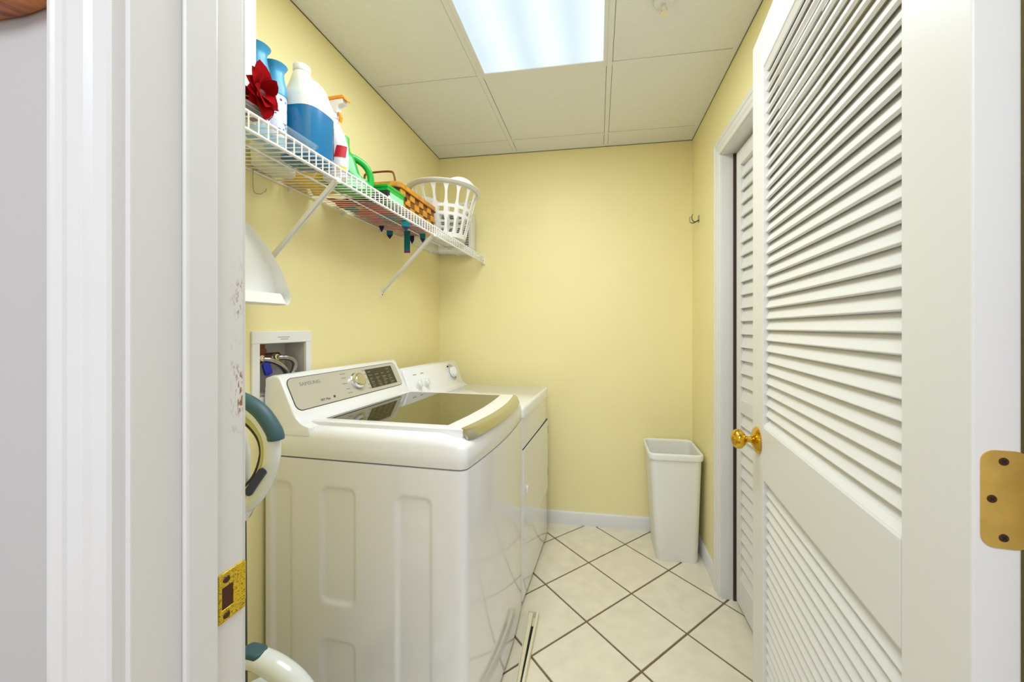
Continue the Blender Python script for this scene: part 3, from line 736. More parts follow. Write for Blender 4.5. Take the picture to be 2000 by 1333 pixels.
# ------------------------------------------------------------------ washer outlet box in the wall
ob = thing('washer_outlet_box', 'white plastic washer supply box recessed in the yellow wall', 'outlet box', (XL, 1.163, 1.15))
q = MB(); fy0, fy1, fz0, fz1 = 1.038, 1.288, 1.030, 1.277; a0, a1, c0, c1 = OB
for r_ in ((fy0, fy1, c1, fz1), (fy0, fy1, fz0, c0), (fy0, a0, c0, c1), (a1, fy1, c0, c1)): q.box(XL, XL + 0.007, *r_)
q.build('face_frame', 'plastic_white', ob, smooth=False, bevel=0.0015)
q = MB(); q.box(XL - 0.085, XL - 0.082, a0, a1, c0, c1); q.box(XL - 0.085, XL, a0, a0 + 0.002, c0, c1); q.box(XL - 0.085, XL, a1 - 0.002, a1, c0, c1); q.box(XL - 0.085, XL, a0, a1, c1 - 0.002, c1); q.box(XL - 0.085, XL, a0, a1, c0, c0 + 0.002)
q.build('recess', 'box_inside', ob, smooth=False)
q = MB(); q.box(XL + 0.007, XL + 0.0076, 1.135, 1.185, 1.256, 1.258); q.box(XL + 0.007, XL + 0.0076, 1.145, 1.178, 1.249, 1.251); q.build('embossed_marks', 'print_grey', ob, smooth=False)
q = MB(); q.tube([(XL - 0.045, 1.118, c1 - 0.003), (XL - 0.045, 1.118, 1.195)], 0.013, 12); q.tube([(XL - 0.045, 1.118, 1.216), (XL - 0.045, 1.118, 1.204)], 0.017, 8); q.build('supply_pipe', 'copper', ob)
q = MB(); q.tube([(XL - 0.055, 1.075, 1.184), (XL - 0.045, 1.118, 1.190), (XL - 0.045, 1.19, 1.190)], 0.012, 10); q.build('valve_body', 'bronze', ob)
for y in (1.105, 1.165):
    q = MB(); q.lathe([(0, 0), (0.014, 0), (0.016, 0.003), (0.016, 0.009), (0.013, 0.012), (0.011, 0.018), (0, 0.018)], 8, M=T((XL - 0.040, y, 1.182)) @ rot(75, 'Y')); q.build('hose_nut', 'brushed', ob)
def hose(pts, name='supply_hose'):
    q = MB(); sp_ = smooth_path(pts, 8); q.tube(sp_, [0.0095 + 0.0007 * ((i % 3) == 0) for i in range(len(sp_))], 10); q.build(name, 'steel_wire', ob)
hose([(XL - 0.030, 1.108, 1.182), (XL - 0.015, 1.130, 1.178), (XL - 0.010, 1.165, 1.158), (XL - 0.012, 1.190, 1.130), (XL - 0.016, 1.20, 1.09), (XL - 0.018, 1.20, 1.066)])
hose([(XL - 0.028, 1.168, 1.184), (XL - 0.014, 1.205, 1.180), (XL - 0.012, 1.228, 1.160), (XL - 0.014, 1.228, 1.135), (XL - 0.018, 1.212, 1.105), (XL - 0.018, 1.205, 1.066)])
q = MB(); q.prism(rrect(-0.014, 0.014, -0.022, 0.022, 0.008), -0.003, 0.003, 'z', M=T((XL - 0.018, 1.118, 1.150)) @ rot(90, 'Y') @ rot(90, 'Z') @ rot(18, 'Z')); q.build('valve_lever', 'blue_lever', ob)
q = MB(); q.tube(smooth_path([(XL - 0.03, 1.13, 1.066), (XL - 0.02, 1.145, 1.10), (XL - 0.018, 1.165, 1.105), (XL - 0.02, 1.18, 1.066)]), 0.011, 10); q.build('drain_hose', 'vac_navy', ob)

# ------------------------------------------------------------------ wire shelf
SX = -0.764; ZB, ZFT, ZFL = 1.792, 1.772, 1.728
sh = thing('wire_shelf', 'long white coated wire shelf on the yellow left wall', 'shelf', (XL, 1.46, 1.79))
y0s, y1s = 0.44, 2.472
q = MB(); q.tube([(XL + 0.003, 0, ZB), (SX - 0.002, 0, ZFT), (SX + 0.001, 0, ZFT - 0.003), (SX + 0.001, 0, ZFL)], 0.0017, 6)
w0 = q.build('wire', 'wire_white', sh); n = int((y1s - y0s) / 0.0254)
for k in range(n + 1):
    M = T((0, y0s + 0.006 + k * 0.0254, 0))
    if k == 0: w0.matrix_basis = M
    else: rep(w0, sh, M)
def zdeck(x): return ZB + (ZFT - ZB) * (x - XL) / (SX - XL)
for nm, x, z, r_ in (('back_rod', XL + 0.006, ZB - 0.0045, 0.0032), ('middle_rod', -0.925, zdeck(-0.925) - 0.005, 0.0032), ('front_rod', SX - 0.003, ZFT - 0.002, 0.0042), ('lip_rod', SX, ZFL, 0.0042)):
    MB().tube([(x, y0s, z), (x, y1s, z)], r_, 10).build(nm, 'wire_white', sh)
for y, yw, zl in ((1.018, 1.065, 1.470), (1.690, 1.772, 1.474)):
    q = MB(); v0, v1 = Vector((SX - 0.004, y, ZFL + 0.004)), Vector((XL + 0.004, yw, zl)); d = v1 - v0
    M = T(v0) @ d.to_track_quat('X', 'Y').to_matrix().to_4x4()
    q.box(0, d.length, -0.008, 0.008, -0.002, 0.002, M=M); q.box(0, d.length, -0.008, -0.006, -0.006, 0.006, M=M)
    br = q.build('bracket', 'wire_white', sh, smooth=False, bevel=0.0008)
    q = MB(); q.prism(rrect(yw - 0.009, yw + 0.009, zl - 0.028, zl + 0.010, 0.006), XL, XL + 0.004, 'x'); q.build('bracket_foot', 'wire_white', br)
    q = MB(); q.lathe([(0, 0), (0.0035, 0), (0.003, 0.0015), (0, 0.0015)], 10, M=T((XL + 0.004, yw, zl - 0.018)) @ rot(90, 'Y')); q.build('screw', 'screw_dark', br)
    q = MB(); q.box(SX - 0.009, SX + 0.006, y - 0.009, y + 0.009, ZFL - 0.008, ZFL + 0.008); q.build('bracket_hook', 'wire_white', br, smooth=False, bevel=0.003)
for y in (0.62, 0.905, 1.19, 1.475, 1.76, 2.045, 2.33):
    q = MB(); q.box(XL, XL + 0.011, y - 0.005, y + 0.005, ZB - 0.022, ZB - 0.001); q.build('wall_clip', 'wire_white', sh, smooth=False, bevel=0.002)
q = MB(); q.prism([(SX - 0.014, ZFL - 0.006), (SX + 0.010, ZFL - 0.012), (SX + 0.012, ZFL + 0.006), (SX - 0.005, ZFT + 0.008), (SX - 0.020, ZFT + 0.006)], YB - 0.012, YB, 'y'); eb = q.build('end_bracket', 'wire_white', sh, bevel=0.002)
MB().lathe([(0, 0), (0.0035, 0), (0.003, 0.0015), (0, 0.0015)], 10, M=T((SX - 0.002, YB - 0.012, ZFL + 0.014)) @ rot(90, 'X')).build('screw', 'screw_dark', sh)

ZS = 1.791
def zat(x): return zdeck(x) + 0.0018
# ------------------------------------------------------------------ things on the shelf, near to far
ty = thing('plastic_tray', 'shallow clear plastic tray holding the blue cans and red flower', 'tray', (-0.87, 0.80, zat(-0.96)))
TZ = zat(-0.965) + 0.001
ring = lambda z, d: [(x, y, z) for x, y in rrect(-0.965 + d, -0.778 - d, 0.66 + d, 0.964 - d, 0.022, 5)]
MB().loft([ring(TZ, 0.006), ring(TZ + 0.004, 0.002), ring(TZ + 0.013, 0.0), ring(TZ + 0.013, 0.0022), ring(TZ + 0.005, 0.0045), ring(TZ + 0.0025, 0.008)]).build('tray_wall', 'clear_plastic', ty)
MB().loft([ring(TZ + 0.011, -0.003), ring(TZ + 0.0135, -0.003), ring(TZ + 0.0135, 0.001), ring(TZ + 0.011, 0.001)], False, False).build('rim', 'clear_plastic', ty)
TI = TZ + 0.003
q = MB(); q.box(-0.885, -0.834, 0.725, 0.815, TI, 2.30)
bx = q.build('carton', 'white_card', smooth=False, bevel=0.003); tag(bx, 'tall slim white carton standing in the tray before the first blue can', 'carton')
gb = thing('gift_box', 'dark red gift box with thin gold lines beside the red flower', 'gift box', (-0.80, 0.76, TI))
q = MB(); q.box(-0.830, -0.788, 0.665, 0.800, TI, TI + 0.050); q.build('box', 'maroon', gb, smooth=False, bevel=0.002)
q = MB(); q.tube(smooth_path([(-0.7875, 0.69, TI + 0.030), (-0.7875, 0.72, TI + 0.018), (-0.7875, 0.75, TI + 0.028), (-0.7875, 0.78, TI + 0.02)]), 0.0012, 6); q.tube([(-0.7875, 0.682, TI + 0.008), (-0.7875, 0.798, TI + 0.008)], 0.001, 6); q.build('gold_lines', 'gold_line', gb)
q = MB(); q.prism([(0.690, TI + 0.0505), (0.772, TI + 0.0505), (0.752, TI + 0.068), (0.715, TI + 0.080)], -0.818, -0.815, 'x'); o = q.build('tan_card', 'tan_card', smooth=False); tag(o, 'small tan card tucked behind the red flower', 'card')
# red artificial flower: pointed petals round a centre
fl = thing('red_flower', 'red cloth flower with pointed petals lying on the gift box', 'flower', (-0.783, 0.785, 1.80))
def petal(L, W, curl, M):
    vs = []; fs = []; n = 7
    for i in range(n + 1):
        t = i / n; wd = W * math.sin(math.pi * min(1, t * 0.92 + 0.06)) ** 0.8 * (1 if t < 0.97 else 0.1); x = L * t; z = curl * math.sin(t * 2.4)
        for k, s_ in enumerate((-1, 0, 1)): vs.append(M @ Vector((x, s_ * wd / 2, z + (0.12 * wd if s_ else 0))))
        for k, s_ in enumerate((-1, 0, 1)): vs.append(M @ Vector((x, s_ * wd / 2, z + (0.12 * wd if s_ else 0) - 0.0014)))
    q = MB()
    for i in range(n):
        a, c = i * 6, (i + 1) * 6
        for k in (0, 1):
            fs.append((a + k, a + k + 1, c + k + 1, c + k)); fs.append((a + 3 + k, c + 3 + k, c + 4 + k, a + 4 + k))
        fs.append((a, c, c + 3, a + 3)); fs.append((a + 2, a + 5, c + 5, c + 2))
    q.add(vs, fs); return q
FC = Vector((-0.783, 0.771, 1.838))
rf = random.Random(3)
spec = [(100, 0.072, 8), (75, 0.060, -10), (128, 0.055, 12), (40, 0.042, -8), (160, 0.045, 6), (10, 0.046, 0), (-25, 0.046, 8), (-60, 0.056, -6), (-85, 0.060, 5), (-125, 0.046, -5), (195, 0.042, 6), (110, 0.045, 28), (50, 0.038, 26), (-40, 0.040, 26), (-100, 0.045, 26), (-140, 0.036, 24), (180, 0.036, 26), (70, 0.05, 40), (-60, 0.04, 40)]
for a, L_, tl in spec:
    M = T(FC) @ rot(90, 'Z') @ rot(90, 'X') @ rot(a, 'Z') @ rot(-tl, 'Y')
    petal(L_, L_ * 0.5 + 0.012, 0.008, M).build('petal', 'red_cloth', fl)
MB().lathe([(0, -0.01), (0.014, -0.008), (0.016, 0.0), (0.010, 0.012), (0, 0.015)], 12, M=T(FC) @ rot(90, 'Y')).build('flower_centre', 'maroon', fl)

def spray_can(x, y, label, s=1.0):
    z = TI; t = thing('air_freshener_can', label, 'spray can', (x, y, z), group='blue air freshener cans')
    M = T((x, y, z)) @ Matrix.Scale(s, 4)
    MB().lathe([(0, 0), (0.0255, 0), (0.0275, 0.004), (0.0275, 0.150), (0.0265, 0.153), (0, 0.153)], 28, M=M).build('can', 'can_pale', t)
    MB().lathe([(0.0278, 0.030), (0.0279, 0.030), (0.0279, 0.146), (0.0278, 0.146)], 28, M=M, cap=False).build('label', 'label_lilac', t)
    MB().lathe([(0, 0.152), (0.0285, 0.152), (0.0282, 0.172), (0.0262, 0.185), (0.0225, 0.203), (0.0205, 0.218), (0.0220, 0.228), (0.0275, 0.236), (0.0300, 0.241), (0.0280, 0.243), (0.020, 0.236), (0, 0.236)], 28, M=M).build('spray_top', 'can_blue', t)
    q = MB(); rl = random.Random(int(x * 1000))
    for k in range(26):
        a = R(rl.uniform(-120, 60)); zz = rl.uniform(0.05, 0.135); wd = rl.uniform(0.001, 0.003)
        q.box(0.0277, 0.0283, -wd, wd, zz, zz + rl.uniform(0.002, 0.006), M=M @ Matrix.Rotation(a, 4, 'Z'))
    q.build('label_marks', 'label_speck', t, smooth=False)
    return t
spray_can(-0.886, 0.868, 'light blue air freshener can half hidden behind the white carton', 1.0)
spray_can(-0.895, 0.934, 'blue air freshener can with flared top next to the white jug', 0.98)

# white translucent jug, lower part full of blue liquid
jx, jy = -0.876, 1.030; jz = zat(jx - 0.07)
jg = thing('liquid_jug', 'translucent white gallon jug filled with blue liquid and red label', 'jug', (jx, jy, jz))
def jr(z, rx, ry, k=2.6, n=36, ox=0.0, oy=0.0):
    out = []
    for i in range(n):
        a = 2 * math.pi * i / n; c, s_ = math.cos(a), math.sin(a)
        out.append((jx + ox + rx * math.copysign(abs(c) ** (2 / k), c), jy + oy + ry * math.copysign(abs(s_) ** (2 / k), s_), jz + z))
    return out
MB().loft([jr(0.0, 0.052, 0.052, 3.2), jr(0.006, 0.060, 0.060, 3.2), jr(0.05, 0.0625, 0.0625, 3.2), jr(0.152, 0.0625, 0.0625, 3.2)]).build('liquid', 'jug_liquid', jg)
MB().loft([jr(0.152, 0.0627, 0.0627, 3.2), jr(0.186, 0.0625, 0.0625, 3.0), jr(0.202, 0.058, 0.058, 2.6), jr(0.216, 0.048, 0.046, 2.4, oy=-0.006), jr(0.236, 0.036, 0.035, 2.2, oy=-0.014), jr(0.258, 0.026, 0.026, 2, oy=-0.020), jr(0.268, 0.0205, 0.0205, 2, oy=-0.022), jr(0.272, 0.0205, 0.0205, 2, oy=-0.022)]).build('shoulder', 'jug_plastic', jg, angle=60)
MB().loft([jr(0.268, 0.022, 0.022, 2, oy=-0.022), jr(0.270, 0.0235, 0.0235, 2, oy=-0.022), jr(0.285, 0.0235, 0.0235, 2, oy=-0.022), jr(0.288, 0.021, 0.021, 2, oy=-0.022)]).build('cap', 'plastic_white', jg)
MB().tube(smooth_path([(jx + 0.004, jy - 0.006, jz + 0.252), (jx + 0.012, jy + 0.018, jz + 0.256), (jx + 0.022, jy + 0.036, jz + 0.240), (jx + 0.028, jy + 0.046, jz + 0.212), (jx + 0.028, jy + 0.044, jz + 0.186)]), 0.0105, 12).build('handle', 'jug_plastic', jg)
# label wraps the far front corner
seg = [p for p in jr(0, 0.0630, 0.0630, 3.2, 144)]
idx = [i for i in range(144) if 14 <= i <= 33]
q = MB(); vs = [(seg[i][0], seg[i][1], jz + zz) for zz in (0.035, 0.135) for i in idx]; m_ = len(idx)
q.add(vs, [(k, k + 1, m_ + k + 1, m_ + k) for k in range(m_ - 1)]); lb = q.build('label', 'label_brick', jg)
q = MB()
for zz in (0.128, 0.122, 0.116, 0.110, 0.104, 0.098):
    i0 = 16 + int(zz * 1000) % 3; pts = [(seg[i][0] * 1 + (seg[i][0] - jx) * 0.006, seg[i][1] + (seg[i][1] - jy) * 0.006, jz + zz) for i in range(i0, i0 + 12)]
    q.tube(pts, 0.0008, 4)
q.build('label_marks', 'label_lilac', lb, smooth=False)
MB().lathe([(0, 0), (0.006, 0), (0.006, 0.001), (0, 0.001)], 12, M=T((seg[22][0] + 0.0005, seg[22][1] + 0.0005, jz + 0.086)) @ rot(42, 'Z') @ rot(90, 'Y')).build('label_seal', 'gold_line', lb)

# white tub behind the jug
tb = thing('plastic_tub', 'round cream plastic tub at the wall behind the jug', 'tub', (-1.03, 1.07, zat(-1.075)))
MB().lathe([(0, 0), (0.066, 0), (0.072, 0.004), (0.076, 0.09), (0, 0.09)], 32, M=T((-1.03, 1.07, zat(-1.075))), sx=0.6).build('body', 'jug_plastic', tb)
MB().lathe([(0, 0.088), (0.079, 0.088), (0.079, 0.098), (0.074, 0.100), (0, 0.100)], 32, M=T((-1.03, 1.07, zat(-1.075))), sx=0.6).build('lid', 'plastic_white', tb)
# yellow packet
q = MB(); zz = zat(-1.07); rr = []
for t_, hh in ((0, 0.004), (0.12, 0.028), (0.35, 0.042), (0.65, 0.042), (0.88, 0.028), (1, 0.004)):
    y = 1.155 + 0.135 * t_; rr.append([(-1.018 + 0.056 * math.cos(a), y, zz + hh + hh * math.sin(a)) for a in [2 * math.pi * k / 20 for k in range(20)]])
q.loft(rr); yp = q.build('yellow_packet', 'yellow_pack'); tag(yp, 'puffy bright yellow packet lying by the wall behind the spray bottle', 'packet')

# white trigger spray bottle
sx_, sy_ = -0.868, 1.146; sz = zat(sx_ - 0.04)
sb = thing('spray_bottle', 'white trigger spray bottle with orange nozzle and red label', 'spray bottle', (sx_, sy_, sz))
def er(z, rx, ry, ox=0.0, n=28): return [(sx_ + ox + rx * math.cos(2 * math.pi * i / n), sy_ + ry * math.sin(2 * math.pi * i / n), sz + z * 1.09) for i in range(n)]
MB().loft([er(0, 0.040, 0.022), er(0.004, 0.044, 0.025), er(0.06, 0.045, 0.0255), er(0.105, 0.043, 0.0245), er(0.140, 0.034, 0.021, -0.004), er(0.165, 0.022, 0.0165, -0.006), er(0.180, 0.0155, 0.0145, -0.006), er(0.190, 0.0145, 0.0145, -0.006)]).build('bottle', 'spray_white', sb, angle=60)
MB().loft([er(0.188, 0.0165, 0.0165, -0.006), er(0.205, 0.0160, 0.0160, -0.006)]).build('collar', 'spray_white', sb)
HM = T((sx_ - 0.006, sy_, sz)) @ rot(-8, 'Z') @ Matrix.Diagonal((1, 1, 1.09, 1))
MB().prism([(-0.020, 0.204), (0.018, 0.204), (0.026, 0.226), (0.046, 0.228), (0.046, 0.243), (-0.012, 0.246), (-0.026, 0.236)], -0.011, 0.011, 'y', M=HM).build('trigger_head', 'spray_white', sb, bevel=0.003)
MB().prism([(-0.028, 0.236), (-0.012, 0.2455), (0.046, 0.2430), (0.056, 0.234), (0.058, 0.240), (0.044, 0.2535), (-0.012, 0.2560), (-0.031, 0.243)], -0.0125, 0.0125, 'y', M=HM).build('nozzle_top', 'orange', sb, bevel=0.002)
MB().prism([(0.016, 0.206), (0.024, 0.208), (0.032, 0.192), (0.027, 0.176), (0.022, 0.178), (0.025, 0.192)], -0.005, 0.005, 'y', M=HM).build('trigger', 'orange', sb, bevel=0.001)
def wrap(z0, z1, a0, a1, m, nm, par, taper=0.0):
    q = MB(); n = 10; vs = []
    for zz in (z0, z1):
        for k in range(n + 1):
            a = R(a0 + (a1 - a0) * k / n + (taper if zz == z1 else 0)); vs.append((sx_ + 0.0462 * math.cos(a), sy_ + 0.0264 * math.sin(a), sz + zz))
    q.add(vs, [(k, k + 1, n + 2 + k, n + 1 + k) for k in range(n)]); return q.build(nm, m, par)
wrap(0.070, 0.108, -75, -20, 'red_label', 'red_print', sb, 12); wrap(0.022, 0.040, -60, -15, 'yellow_print', 'yellow_print', sb); wrap(0.018, 0.034, 5, 35, 'label_speck', 'blue_print', sb)

# green detergent bottle with a loop handle on its far side
gx, gy = -0.902, 1.263; GM = T((-0.902, 1.263, 0)) @ rot(-38, 'Z') @ T((0.902, -1.263, 0)); gz = zat(gx - 0.09)
gt = thing('detergent_bottle', 'bright green detergent bottle with a loop handle', 'detergent bottle', (gx, gy, gz))
def outline(pts, n=5):
    P = [Vector((p[0], p[1], 0)) for p in pts]; out = []; N = len(P)
    for i in range(N):
        a, b_, c, d = P[i - 1], P[i], P[(i + 1) % N], P[(i + 2) % N]
        for k in range(n):
            t = k / n; v = 0.5 * ((2 * b_) + (c - a) * t + (2 * a - 5 * b_ + 4 * c - d) * t * t + (3 * b_ - a - 3 * c + d) * t ** 3); out.append((v.x, v.y))
    return out
# body rings in z, then a handle tube
def gr(z, rx, y0, y1, n=28):
    cy, ry = (y0 + y1) / 2, (y1 - y0) / 2
    return [(gx + rx * math.copysign(abs(math.cos(2 * math.pi * i / n)) ** 0.75, math.cos(2 * math.pi * i / n)), gy + cy + ry * math.copysign(abs(math.sin(2 * math.pi * i / n)) ** 0.75, math.sin(2 * math.pi * i / n)), gz + z) for i in range(n)]
MB().loft([gr(0, 0.036, -0.066, 0.078), gr(0.004, 0.042, -0.072, 0.085), gr(0.030, 0.044, -0.074, 0.086), gr(0.046, 0.043, -0.073, 0.066), gr(0.062, 0.042, -0.072, 0.036), gr(0.105, 0.037, -0.066, 0.022), gr(0.130, 0.030, -0.056, 0.012), gr(0.145, 0.022, -0.044, 0.002), gr(0.152, 0.020, -0.042, -0.002)], M=GM).build('bottle', 'green', gt, angle=60)
MB().tube(smooth_path([(gx, gy - 0.012, gz + 0.134), (gx, gy + 0.024, gz + 0.128), (gx, gy + 0.056, gz + 0.112), (gx, gy + 0.074, gz + 0.082), (gx, gy + 0.076, gz + 0.046), (gx, gy + 0.070, gz + 0.024)]), [0.0125] * 31, 14, M=GM).build('handle', 'green', gt)
MB().lathe([(0, 0.148), (0.0235, 0.148), (0.0245, 0.156), (0.0225, 0.160), (0.0225, 0.192), (0.0205, 0.195), (0.0, 0.195)], 20, M=GM @ T((gx, gy - 0.022, gz))).build('cap', 'green_cap', gt)
q = MB(); n = 12; vs = []
for zz, yo in ((0.008, 0.0), (0.045, 0.0)):
    for k in range(n + 1):
        t = -0.058 + 0.10 * k / n; vs.append(GM @ Vector((gx + 0.0452, gy + t * (1 if zz < 0.05 else 0.75) + yo, gz + zz)))
q.add(vs, [(k, k + 1, n + 2 + k, n + 1 + k) for k in range(n)]); q.build('label', 'green_pale', gt)

# small black pack, green box
bp_ = thing('black_pack', 'small black and white packet beside the green box', 'packet', (-0.84, 1.33, zat(-0.84)))
q = MB(); q.box(-0.90, -0.80, 1.353, 1.367, zat(-0.84) + 0.002, zat(-0.84) + 0.046); q.build('box', 'black_box', bp_, smooth=False, bevel=0.002)
q = MB(); q.box(-0.7998, -0.7990, 1.354, 1.366, zat(-0.84) + 0.012, zat(-0.84) + 0.024); q.build('white_band', 'plastic_white', bp_, smooth=False)
GZ = zat(-0.955) + 0.010
gbx = thing('green_box', 'small bright green box between detergent bottle and wicker basket', 'box', (-0.86, 1.43, zat(-0.86)))
q = MB(); q.box(-0.955, -0.812, 1.370, 1.496, GZ + 0.003, GZ + 0.056); q.build('carton', 'green', gbx, smooth=False, bevel=0.002)
q = MB(); q.box(-0.8121, -0.8112, 1.376, 1.490, GZ + 0.006, GZ + 0.030); q.build('label', 'green_pale', gbx, smooth=False)
q = MB(); q.box(-0.957, -0.810, 1.368, 1.498, GZ + 0.046, GZ + 0.058); q.build('lid', 'green', gbx, smooth=False, bevel=0.002)

# folded bright cloth banner lying under the baskets, tabs hanging through the wires
bn = thing('cloth_banner', 'folded multicoloured cloth banner with teal tabs hanging below the shelf', 'banner', (-0.97, 1.6, ZS))
vs = []; fs = []; nx, ny = 12, 44
for j in range(ny + 1):
    for i in range(nx + 1):
        x = -1.068 + 0.215 * i / nx + 0.012 * math.sin(j * 0.7); y = 1.350 + 0.60 * j / ny
        vs.append((x, y, zat(x) + 0.003 + 0.004 * (1 + math.sin(i * 1.3 + j * 0.45)) * 0.5))
base = len(vs); vs += [(x, y, z + 0.004) for x, y, z in vs]
for j in range(ny):
    for i in range(nx):
        a = j * (nx + 1) + i; fs += [(a, a + 1, a + nx + 2, a + nx + 1), (base + a, base + a + nx + 1, base + a + nx + 2, base + a + 1)]
MB().add(vs, fs).build('cloth', 'banner_cloth', bn)
def tab(x, y, z0, L_, wd, tipm, m='teal_cloth', yaw=0, tip=False):
    q = MB(); M = T((x, y, z0)) @ rot(yaw, 'Z')
    q.box(-wd / 2, wd / 2, -0.001, 0.001, -L_, 0, M=M); o = q.build('tab', m, bn, smooth=False)
    if tipm:
        q = MB(); q.prism([(-wd / 2, -L_), (wd / 2, -L_), (0.0 if tip else wd / 2, -L_ - (0.022 if tip else 0.012)), (0.0 if tip else -wd / 2, -L_ - (0.022 if tip else 0.012))], -0.001, 0.001, 'y', M=M); q.build('tab_tip', tipm, o, smooth=False)
tab(-0.860, 1.600, 1.783, 0.034, 0.036, 'navy_cloth', yaw=30, tip=True)
tab(-1.050, 1.790, 1.786, 0.022, 0.030, 'navy_cloth', yaw=25, tip=True)
tab(-1.040, 1.700, 1.786, 0.010, 0.022, 'navy_cloth', 'navy_cloth', yaw=25, tip=True)
tab(-0.960, 1.800, 1.788, 0.105, 0.030, 'purple_cloth', yaw=10)
tab(-0.905, 1.860, 1.786, 0.030, 0.028, 'navy_cloth', yaw=40, tip=True)
tab(-0.985, 1.900, 1.790, 0.030, 0.022, 'navy_cloth', 'navy_cloth', yaw=20, tip=True)

# woven wicker basket
wbx = thing('wicker_basket', 'honey brown woven wood-strip basket with a small bail handle', 'basket', (-0.95, 1.70, ZS))
bx0, bx1, by0, by1, bz0, bz1 = -1.055, -0.846, 1.515, 1.895, ZS + 0.012, ZS + 0.132
def bring(z, d): return [(x, y, z) for x, y in rrect(bx0 + d, bx1 - d, by0 + d, by1 - d, 0.02, 3)]
MB().loft([bring(bz0, 0.012), bring(bz0 + 0.003, 0.010), bring(bz1, 0.006), bring(bz1, 0.010), bring(bz0 + 0.006, 0.014)]).build('liner', 'wicker_dark', wbx)
def weave(z0, z1, a, c, face):
    """one face of over-and-under strips: alternating proud blocks"""
    n = max(2, int((c - a) / 0.042)); p = (c - a) / n
    rows = 3; hh = (z1 - z0) / rows
    for r_ in range(rows):
        for k in range(n):
            up = (k + r_) % 2 == 0; d = 0.006 if up else 0.002
            q = MB()
            u0, u1 = a + k * p + 0.001, a + (k + 1) * p - 0.001; w0_, w1_ = z0 + r_ * hh + 0.001, z0 + (r_ + 1) * hh - 0.001
            if face == 'x': q.box(bx1 - 0.008, bx1 - 0.006 + d, u0, u1, w0_, w1_)
            else: q.box(u0, u1, by0 + 0.006 - d, by0 + 0.008, w0_, w1_)
            q.build('weave_strip', 'wicker' if up else 'wicker_dark', wbx, smooth=False, bevel=0.0018)
weave(bz0 + 0.004, bz1 - 0.022, by0 + 0.016, by1 - 0.016, 'x'); weave(bz0 + 0.004, bz1 - 0.022, bx0 + 0.016, bx1 - 0.016, 'y')
q = MB(); q.loft([bring(bz1 - 0.022, -0.001), bring(bz1, -0.002), bring(bz1 + 0.002, 0.002), bring(bz1, 0.008), bring(bz1 - 0.022, 0.006)]); q.build('rim', 'wicker', wbx)
q = MB(); q.loft([bring(bz1 - 0.026, 0.0), bring(bz1 - 0.026, -0.0035), bring(bz1 - 0.021, -0.0035), bring(bz1 - 0.021, 0.0)]); q.build('rim_cord', 'wicker_dark', wbx)
q = MB(); q.tube(smooth_path([(bx0 + 0.03, by0 + 0.025, bz1 - 0.01), (bx0 + 0.032, by0 + 0.022, bz1 + 0.030), (bx0 + 0.05, by0 + 0.02, bz1 + 0.050), (bx1 - 0.055, by0 + 0.02, bz1 + 0.052), (bx1 - 0.035, by0 + 0.022, bz1 + 0.034), (bx1 - 0.03, by0 + 0.025, bz1 - 0.01)]), 0.0045, 8); q.build('handle', 'wicker_dark', wbx)
q = MB(); 
for k in range(7): q.box(-0.0016, 0.0016, 0, 0.010, 0, 0.001, M=T((bx1 + 0.001, by0 + 0.06, (bz0 + bz1) / 2)) @ rot(90, 'Y') @ rot(360 * k / 7, 'Z'))
q.build('star_mark', 'dark_gap', wbx, smooth=False)

# white slatted laundry basket
LX, LY, LZ = -0.875, 2.075, ZS + 0.001
lb_ = thing('laundry_basket', 'white plastic laundry basket with open slots at the far shelf end', 'laundry basket', (LX, LY, LZ))
HT = 0.285
def rad(z): return 0.118 + 0.072 * (z / HT) ** 1.1
def lring(z, dr_=0.0, n=64): return [(LX + (rad(z) + dr_) * math.cos(2 * math.pi * i / n), LY + (rad(z) + dr_) * 1.04 * math.sin(2 * math.pi * i / n), LZ + z) for i in range(n)]
q = MB(); q.loft([lring(0.0), lring(0.024), lring(0.024, -0.003), lring(0.004, -0.003)]); q.build('base', 'plastic_white', lb_, angle=50)
q = MB(); q.loft([lring(HT - 0.016), lring(HT - 0.012, 0.018), lring(HT - 0.004, 0.022), lring(HT, 0.018), lring(HT + 0.001, 0.006), lring(HT - 0.004, -0.002), lring(HT - 0.020, -0.003)], False, False)
q.build('rim', 'plastic_white', lb_, angle=60)
for z in (0.112, 0.152):
    q = MB(); q.loft([lring(z), lring(z + 0.016), lring(z + 0.016, -0.003), lring(z, -0.003), lring(z)], False, False); q.build('hoop', 'plastic_white', lb_)
rib = None
NR = 17
for k in range(NR):
    a = 2 * math.pi * k / NR; q = MB(); rr = []
    for i in range(15):
        z = 0.018 + (HT - 0.036) * i / 14
        wv = 0.0065 + 0.0085 * max(0, 1 - abs(z - 0.119) / 0.026) + 0.0085 * max(0, 1 - abs(z - 0.160) / 0.026) + 0.008 * max(0, 1 - (z - 0.018) / 0.025) + 0.008 * max(0, 1 - (HT - 0.018 - z) / 0.03)
        c_, s_ = math.cos(a), math.sin(a); r_ = rad(z)
        def pt(rr_, t): return (LX + rr_ * c_ - t * s_, LY + (rr_ * s_ + t * c_) * 1.04, LZ + z)
        rr.append([pt(r_ + 0.0006, -wv), pt(r_ + 0.0006, wv), pt(r_ - 0.0034, wv), pt(r_ - 0.0034, -wv)])
    q.loft(rr); q.build('rib', 'plastic_white', lb_)
